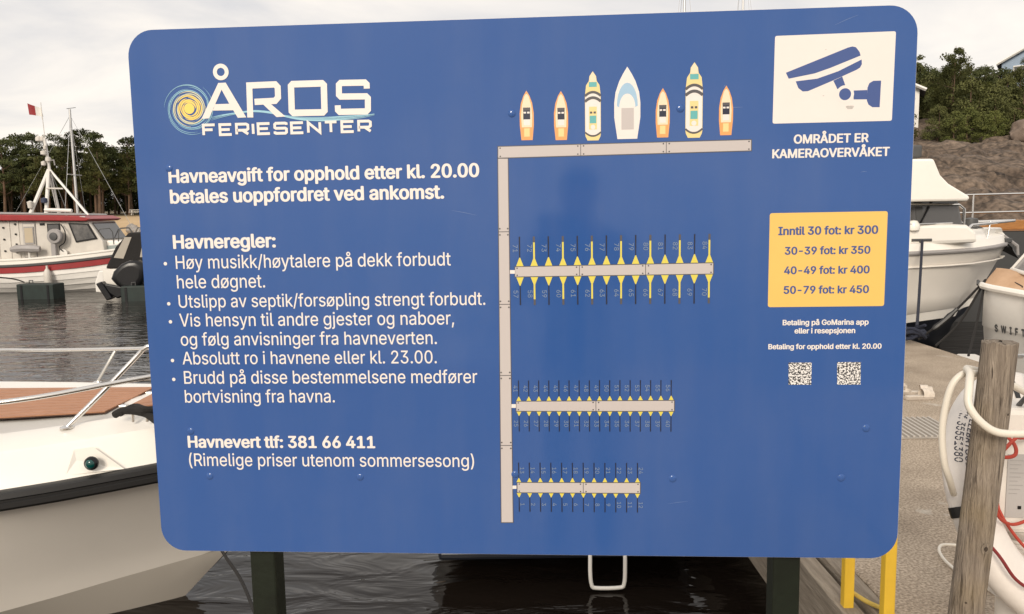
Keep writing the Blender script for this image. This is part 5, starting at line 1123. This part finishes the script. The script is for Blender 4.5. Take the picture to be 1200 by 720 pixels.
for i, (e, lb) in enumerate((((4.57, 9.02, .05), 'black mooring line from the lettered bow to the blue rope heap'), ((4.60, 8.70, .03), 'slack black mooring line from the lettered bow to the pier edge'), ((4.62, 8.1, .03), 'short black mooring line dropping steeply from the lettered bow to the pier'))):
    e = Vector(e); md = bowp.lerp(e, .5) + Vector((0, 0, -.05 - .05 * (i == 1)))
    o = MB().tube([bowp, md, e], .013, 7, smooth_n=6).build('mooring_rope', M['rope_black'], None, True); tag(o, lb, 'rope')
    if i == 0: MB().tube([bowp.lerp(e, .42) + Vector((0, 0, -.045)), bowp.lerp(e, .60) + Vector((0, 0, -.05)), bowp.lerp(e, .78) + Vector((0, 0, -.035))], [.022, .035, .03, .035, .02], 8, smooth_n=3).build('rubber_snubber', M['black_rub'], o, True)
MB().tube([(-.06, -.05, 1.32), (-.07, .0, 1.36), (-.06, .05, 1.32)], .016, 8).build('bow_eye', M['dkgrey'], sw, True)
pad = MB().prism_z([(4.665, 7.85), (4.90, 7.80), (5.0, 8.62), (4.80, 8.66)], -.16, -.05).build('dock_pad', M['white'], None, bevel=.02)
tag(pad, 'flat white bumper pad fixed to the pier side below the lettered boat', 'bumper')

# varnished launch lying beyond the cruiser: only its rail and coaming show
vb = thing('varnished_launch', (9.2, 15.4, WL), 0, 'low varnished wooden launch with steel rail lying beyond the cabin cruiser bow', 'boat')
vx = [-2.6, -2.2, -1.4, 0, 1.6, 2.6]; vw = [.03, .35, .7, .9, .9, .8]
mb = MB()
for sg in (-1, 1): mb.grid([[(x, 0, -.2), (x, sg * w * .7, 0), (x, sg * w, 1.66)] for x, w in zip(vx, vw)])
mb.build('hull', M['dkgrey'], vb, True)
vm = mat('varnished_wood', (.30, .13, .035), .3, col2=(.42, .20, .06), vscale=8, stretch=(1, 8, 8))
mb = MB(); mb.add([(x, w, 1.67) for x, w in zip(vx, vw)] + [(x, -w, 1.67) for x, w in zip(vx, vw)][::-1], [(i, i+1, 10-i, 11-i) for i in range(5)]); mb.build('deck', vm, vb)
MB().box(-1.5, 2.2, -.65, -.55, 1.68, 1.86).build('coaming', vm, vb, bevel=.02); MB().box(-1.5, 2.2, .55, .65, 1.68, 1.84).build('coaming', vm, vb, bevel=.02); MB().box(-1.55, -1.50, -.65, .65, 1.68, 1.8).build('coaming', vm, vb)
for z in (2.0, 2.32): MB().tube([(-2.3, -.4, z - .02), (-1.2, -.75, z), (2.4, -.8, z + .03)], .018, 8).build('rail', M['steel'], vb, True)
for x, w in ((-2.1, .45), (-.9, .76), (.5, .78), (1.9, .8)): MB().tube([(x, -w, 1.66), (x, -w, 2.32)], .014, 8).build('stanchion', M['steel'], vb, True)
# ================================================================== SHORE: trees, rocks, houses
def make_crown(seed, kind, h, r, nclump, nleaf, leaf):
    rnd = random.Random(seed); mb = MB(); V = []; F = []
    clumps = []
    for k in range(nclump):
        if kind == 'pine':
            q = rnd.random() ** .75; z = h * (.36 + .62 * q); rad = r * (1.0 - .55 * q) * (.55 + .6 * rnd.random()); a = rnd.uniform(0, 6.283); d = rad * math.sqrt(rnd.random())
            c = Vector((d * math.cos(a), d * math.sin(a), z)); sr = r * rnd.uniform(.22, .42); sq = .55
        else:
            q = rnd.random(); z = h * (.10 + .84 * q); rad = r * (math.sin(math.pi * min(1, .18 + .8 * q)) ** .6) * rnd.uniform(.6, 1.05); a = rnd.uniform(0, 6.283); d = rad * math.sqrt(rnd.uniform(.3, 1))
            c = Vector((d * math.cos(a), d * math.sin(a), z)); sr = r * rnd.uniform(.20, .36); sq = .75
        clumps.append((c, sr, sq))
    for c, sr, sq in clumps:
        for i in range(nleaf):
            u = Vector((rnd.gauss(0, 1), rnd.gauss(0, 1), rnd.gauss(0, 1))).normalized() * (rnd.random() ** .4)
            p = c + Vector((u.x * sr, u.y * sr, u.z * sr * sq))
            n1 = Vector((rnd.gauss(0, 1), rnd.gauss(0, 1), rnd.gauss(0, 1))).normalized(); n2 = n1.orthogonal().normalized(); s = leaf * rnd.uniform(.6, 1.4)
            o = len(V); V += [p + n1 * s, p + n2 * s * .5, p - n1 * s, p - n2 * s * .5]; F.append((o, o + 1, o + 2, o + 3))
    mb.v = [tuple(p) for p in V]; mb.f = F
    return mb, clumps
def raw_mesh(mb, name, m_):
    me = bpy.data.meshes.new(name); me.from_pydata(mb.v, [], mb.f); me.materials.append(m_); return me
def make_trunk(seed, h, r0, clumps, kind):
    rnd = random.Random(seed); mb = MB(); bx, by = rnd.uniform(-.35, .35), rnd.uniform(-.35, .35)
    ax = lambda q: Vector((bx * math.sin(q * 2.2), by * math.sin(q * 2.6), h * q))
    mb.tube([ax(q / 8) - Vector((0, 0, .35 if q == 0 else 0)) for q in range(9)], [r0 * (1.15 - .95 * q / 8) for q in range(9)], 8)
    for c, sr, sq in clumps[::max(1, len(clumps) // 10)]:
        q = max(.15, min(.93, c.z / h - .08)); a = ax(q); mb.tube([a, a.lerp(c, .5) + Vector((0, 0, -.1)), c], [r0 * .35, r0 * .22, r0 * .1], 5)
    return mb.mesh('trunk', M['bark'], True)
VAR = []
specs = [('pine', 12.0, 2.7, 38, 85, .17, 'pine'), ('pine', 10.6, 2.4, 34, 85, .16, 'pine2'), ('pine', 13.2, 2.9, 40, 85, .17, 'pine'), ('pine', 9.4, 2.6, 34, 85, .16, 'pine2'),
         ('round', 7.0, 2.9, 50, 90, .14, 'shrub'), ('round', 6.0, 2.6, 46, 90, .13, 'leafy'), ('round', 8.0, 2.7, 52, 90, .14, 'pine2'), ('round', 7.4, 3.1, 52, 90, .14, 'pine'), ('round', 3.2, 2.0, 30, 80, .10, 'leafy')]
for i, (kind, h, r, nc, nl, lf, mm_) in enumerate(specs):
    mb, cl_ = make_crown(100 + i, kind, h, r, nc, nl, lf)
    VAR.append((raw_mesh(mb, 'crown', M[mm_]), make_trunk(200 + i, h, .20 if kind == 'pine' else .13, cl_, kind), h))
def tree(name, var, x, y, z, s, rz, label, group, sz=1.0):
    o = thing(name, (x, y, z), rz, label, 'tree', group); o.scale = (s, s, s * sz)
    link('trunk', VAR[var][1], o); link('crown', VAR[var][0], o); return o
rnd = random.Random(5)
# pines along the far beach
LAB = {0: 'tall dark pine with bare trunk standing behind the sandy beach', 1: 'olive green pine with bare trunk standing behind the sandy beach', 2: 'very tall dark pine with bare trunk standing behind the sandy beach', 3: 'short olive pine with bare trunk standing behind the sandy beach'}
n = 0
for row, (y0, step, jit) in enumerate(((118, 2.4, 2.5), (123, 2.3, 3), (129, 2.4, 3))):
    x = -98 - row * 4
    while x < -6 + row * 2:
        v = rnd.choice((0, 0, 1, 2, 3)) if row else rnd.choice((0, 1, 1, 3, 2))
        yy = y0 + rnd.uniform(-jit, jit); xx = x + rnd.uniform(-.9, .9)
        tree('pine_tree', v, xx, yy, beach_h(xx, yy) - .1, rnd.uniform(.80, .98), rnd.uniform(0, 6.28), LAB[v], 'pines behind the far beach')
        x += step * rnd.uniform(.75, 1.3)
for row, y0 in enumerate((133, 138)):           # undergrowth closing the wood behind the trunks
    x = -108
    while x < -2:
        xx = x + rnd.uniform(-.8, .8); yy = y0 + rnd.uniform(-1.5, 1.5)
        tree('wood_edge_tree', rnd.choice((7, 6, 7)), xx, yy, beach_h(xx, yy) - .2, rnd.uniform(.9, 1.1), rnd.uniform(0, 6.28), 'dense low branched tree closing the wood behind the beach pines', 'undergrowth behind the beach pines')
        x += rnd.uniform(2.2, 3.2)
for xx, yy, s in ((-75.5, 108, 1.05), (-73.0, 110, .9)):
    tree('round_shrub', 8, xx - 6, yy, beach_h(xx - 6, yy) - .1, s * 1.9, rnd.uniform(0, 6), 'rounded light green bush at the edge of the beach before the pines', 'bushes at the beach edge')
# woods on the rocky hill
LABR = {4: 'dense olive shrubby tree on the rocky hill', 5: 'light yellow green leafy tree on the rocky hill', 6: 'olive round topped pine on the rocky hill', 7: 'dark dense round topped pine on the rocky hill', 8: 'low light green bush at the edge of the bare rock'}
for row, (y0, x0, x1, step) in enumerate(((60.0, 22, 46, 1.7), (63, 20, 48, 1.8), (66.5, 18, 52, 1.9), (70, 16, 54, 2.0), (74, 13, 57, 2.1), (79, 10, 60, 2.2), (86, 8, 68, 2.5))):
    x = x0
    while x < x1:
        v = rnd.choice((5, 4, 8, 4, 5) if row == 0 else ((4, 5, 6, 4) if row < 4 else (6, 7, 7, 6)))
        yy = y0 + rnd.uniform(-1.4, 1.4); xx = x + rnd.uniform(-.7, .7)
        if not (row == 6 and 47 < xx < 58) and not (row == 5 and 46 < xx < 52) and not (row == 2 and 28.5 < xx < 34.5) and not (row == 1 and 29.8 < xx < 32.6):
            tree({4: 'shrubby_tree', 5: 'leafy_tree', 6: 'hill_pine', 7: 'hill_pine', 8: 'low_bush'}[v], v, xx, yy, hill_h(xx, yy) - .25, rnd.uniform(.50, .70) * (1.0 if row else .75), rnd.uniform(0, 6.28), LABR[v], 'woods on the rocky hill')
        x += step * rnd.uniform(.75, 1.25)
# houses among the trees
def house(name, loc, rz, w, d, hw, hr, wall, roofc, label):
    o = thing(name, loc, rz, label, 'house')
    MB().prism([(-w/2, -2.5), (w/2, -2.5), (w/2, hw), (0, hw + hr), (-w/2, hw)], -d/2, d/2).build('wall', wall, o)
    rf = MB()
    for sg in (-1, 1):
        e = Vector((sg * (w/2 + .45), 0, hw - .45 * hr / (w/2))); t_ = Vector((0, 0, hr + hw + .02)); th = Vector((0, 0, .16))
        rf.add([(e.x, -d/2 - .4, e.z), (t_.x, -d/2 - .4, t_.z), (t_.x, d/2 + .4, t_.z), (e.x, d/2 + .4, e.z), (e.x, -d/2 - .4, e.z + .16), (t_.x, -d/2 - .4, t_.z + .16), (t_.x, d/2 + .4, t_.z + .16), (e.x, d/2 + .4, e.z + .16)], [(0,3,2,1),(4,5,6,7),(0,1,5,4),(1,2,6,5),(2,3,7,6),(3,0,4,7)])
    roof = rf.build('roof', roofc, o)
    for sg in (-1, 1):
        MB().tube([(sg * (w/2 + .45), -d/2 - .45, hw - .45 * hr / (w/2) + .05), (0, -d/2 - .45, hw + hr + .08)], .13, 4).build('barge_board', M['white'], roof)
    for x in (-w*.25, w*.22):
        wn = MB().box(x - .55, x + .55, -d/2 - .05, -d/2 + .02, hw * .38, hw * .82).build('window', M['white'], o)
        MB().box(x - .44, x + .44, -d/2 - .07, -d/2 - .052, hw * .42, hw * .78).build('pane', M['glass'], wn)
    MB().box(-.45, .45, -d/2 - .05, -d/2 + .02, -.1, hw * .7).build('door', M['white'], o)
    return o
M['bluewall'] = mat('pale_blue_cladding', (.30, .38, .48), .7, var=.06, vscale=1); M['roofdark'] = mat('dark_roof', (.09, .085, .085), .8, var=.2)
house('gabled_house', (54.6, 85.5, 13.3), R(-34), 6.2, 8, 2.4, 1.7, M['bluewall'], M['roofdark'], 'pale blue gabled house with white barge boards at the top of the wooded hill')
house('white_cottage', (31.3, 66.4, 9.3), R(-25), 2.8, 4.2, 1.2, .7, M['white'], M['roofdark'], 'small white cottage showing between the trees on the hillside')
# loose boulders
def boulder(loc, s, seed, label, m_='stone'):
    bm = bmesh.new(); bmesh.ops.create_icosphere(bm, subdivisions=3, radius=1)
    for v in bm.verts:
        n = v.co.normalized(); f = 1 + .32 * mnoise.noise(n * 1.3 + Vector((seed, 0, 0))) + .14 * mnoise.noise(n * 3.1 + Vector((0, seed, 0))); v.co = Vector((n.x * s[0], n.y * s[1], n.z * s[2])) * f
    for f in bm.faces: f.smooth = f.index % 3 != 0
    me = bpy.data.meshes.new('boulder'); bm.to_mesh(me); bm.free(); me.materials.append(M[m_]); o = link('boulder', me); o.location = loc
    return tag(o, label, 'rock')
for i in range(14):
    x = -64 + i * 1.9 + rnd.uniform(-.6, .6); y = 99 + rnd.uniform(-2, 3)
    tag(boulder((x, y, beach_h(x, y) + .2), (rnd.uniform(.5, 1.1), rnd.uniform(.5, .9), rnd.uniform(.35, .7)), i * 3.1, 'grey boulder on the waterline of the sandy beach'), group='boulders along the beach')
M['pinkrock'] = mat('pale_boulder', (.15, .11, .085), .9, col2=(.28, .215, .17), vscale=.9, bump=.6, bscale=4)
boulder((36.3, 57.5, hill_h(36.3, 57.5) + .30), (1.35, 1.1, .95), 9.2, 'big pale boulder resting on top of the bare rock slope', 'pinkrock')
boulder((38.6, 57.4, hill_h(38.6, 57.4) + .4), (1.6, 1.3, 1.1), 4.4, 'rough brown boulder beside the big pale boulder on the rock slope', 'pinkrock')
# white picnic table under the pines
tb = thing('picnic_table', (-53.6, 117.2, beach_h(-53.6, 117.2)), R(15), 'small white picnic table under the pines behind the beach', 'table')
MB().box(-.9, .9, -.4, .4, .70, .76).build('table_top', M['white'], tb)
for s in (-1, 1):
    MB().box(-.9, .9, s * .75 - .14, s * .75 + .14, .42, .47).build('bench', M['white'], tb)
    MB().tube([(s * .6, -.8, 0), (s * .6, -.2, .70)], .05, 6).build('leg', M['white'], tb); MB().tube([(s * .6, .8, 0), (s * .6, .2, .70)], .05, 6).build('leg', M['white'], tb)
# ================================================================== PHOTOGRAPHER (seen only as a faint reflection in the glossy panel)
person = thing('person', (0.03, -0.42, 0), 0, 'person in dark jacket and trousers photographing the sign with a phone held at eye level', 'person')
def skin(name, verts, edges, radii, m_, parent, root=0, sub=2):
    me = bpy.data.meshes.new(name); me.from_pydata(verts, edges, []); o = link(name, me, parent)
    md = o.modifiers.new('skin', 'SKIN'); md.use_smooth_shade = True
    for i, r in enumerate(radii):
        sv = me.skin_vertices[0].data[i]; sv.radius = r if isinstance(r, tuple) else (r, r); sv.use_root = (i == root)
    sb = o.modifiers.new('sub', 'SUBSURF'); sb.levels = sub; sb.render_levels = sub
    me.materials.append(m_); return o
jk = mat('dark_jacket', (.022, .024, .03), .85, var=.2, vscale=9); sk = mat('skin', (.52, .30, .21), .55); hr = mat('brown_hair', (.05, .032, .02), .7)
V = [(0, 0, .95), (0, 0, 1.12), (0, -.01, 1.30), (0, -.01, 1.43), (0, 0, 1.49), (0, .02, 1.55),
     (.17, -.01, 1.40), (.24, .06, 1.17), (.10, .27, 1.36), (.065, .335, 1.45), (-.17, -.01, 1.40), (-.24, .06, 1.17), (-.10, .27, 1.36), (-.065, .335, 1.45),
     (.09, 0, .90), (.10, .02, .50), (.11, -.02, .10), (.12, .10, .045), (-.09, 0, .90), (-.10, .02, .50), (-.11, -.02, .10), (-.12, .10, .045)]
E_ = [(0,1),(1,2),(2,3),(3,4),(4,5),(3,6),(6,7),(7,8),(8,9),(3,10),(10,11),(11,12),(12,13),(0,14),(14,15),(15,16),(16,17),(0,18),(18,19),(19,20),(20,21)]
Rr = [(.16,.11),(.14,.10),(.17,.11),(.13,.09),.055,.055,.07,.052,.038,.032,.07,.052,.038,.032,.095,.065,.048,.045,.095,.065,.048,.045]
skin('body', V, E_, Rr, jk, person)
hd = MB(); prof = [(.0, 1.50), (.045, 1.505), (.062, 1.53), (.070, 1.57), (.075, 1.61), (.077, 1.65), (.070, 1.69), (.05, 1.715), (.02, 1.727), (.0, 1.729)]
rows = [[(r_ * math.cos(2*math.pi*j/20), .025 + r_ * 1.22 * math.sin(2*math.pi*j/20) + (.012 if 1.50 < h < 1.58 else 0), h) for j in range(20)] for r_, h in prof[1:-1]]
hd.grid(rows, close=True); hd.add([rows[0][j] for j in range(20)], [tuple(range(20))]); hd.add([rows[-1][j] for j in range(20)], [tuple(range(20))]); head = hd.build('head', sk, person, True)
MB().add([(-.012, .112, 1.585), (.012, .112, 1.585), (0, .135, 1.588), (0, .115, 1.63)], [(0,1,2),(0,2,3),(1,3,2)]).build('nose', sk, head)
for sg in (-1, 1):
    MB().lathe([(0, -.006), (.010, -.004), (.010, .003), (0, .006)], 10, 'y', o=(sg*.030, .108, 1.625)).build('eye', M['print_dark'], head, True)
    MB().lathe([(.0, -.008), (.024, -.006), (.026, .004), (.0, .01)], 10, 'x', o=(sg*.076, .02, 1.61)).build('ear', sk, head, True)
MB().box(-.022, .022, .104, .112, 1.548, 1.555).build('mouth', mat('lips', (.35, .13, .10), .5), head)
rows = [[(r_ * math.cos(2*math.pi*j/20), .018 + r_ * 1.2 * math.sin(2*math.pi*j/20), h + (.025 if math.sin(2*math.pi*j/20) > .2 and h < 1.68 else 0)) for j in range(20)] for r_, h in ((.080, 1.615), (.084, 1.655), (.078, 1.70), (.056, 1.73), (.02, 1.742))]
MB().grid(rows, close=True).add(rows[-1], [tuple(range(20))]).build('hair', hr, head, True)
for sg in (-1, 1):                                  # hands: palm, four fingers and a thumb closed on the edges of the phone
    b0 = Vector((sg * .085, .350, 1.475)); HV = [b0 + Vector((-sg*.018, -.02, -.03)), b0, b0 + Vector((0, .006, .03))]; HE = [(0,1),(1,2)]; HR = [(.024,.018), (.032,.014), (.030,.012)]
    for k in range(4):
        i0 = len(HV); z = .045 - .019 * k; ln_ = (.9, 1.0, .95, .8)[k]
        HV += [b0 + Vector((0, .012, z)), b0 + Vector((-sg*.012*ln_, .030, z + .004)), b0 + Vector((-sg*.035*ln_, .034, z + .006))]; HE += [(1 if k > 1 else 2, i0), (i0, i0+1), (i0+1, i0+2)]; HR += [.0085, .008, .0068]
    i0 = len(HV); HV += [b0 + Vector((-sg*.018, -.004, .006)), b0 + Vector((-sg*.040, .004, .022)), b0 + Vector((-sg*.050, .006, .040))]; HE += [(1, i0), (i0, i0+1), (i0+1, i0+2)]; HR += [.011, .009, .0075]
    skin('hand', [tuple(v) for v in HV], HE, HR, sk, person, root=1, sub=1)
ph = thing('phone', (-.03, -.058, 1.47), 0, 'dark phone held up in both hands by the photographer', 'phone')
MB().box(-.078, .078, -.005, .004, .0, .076).build('phone_body', M['black'], ph, bevel=.004)
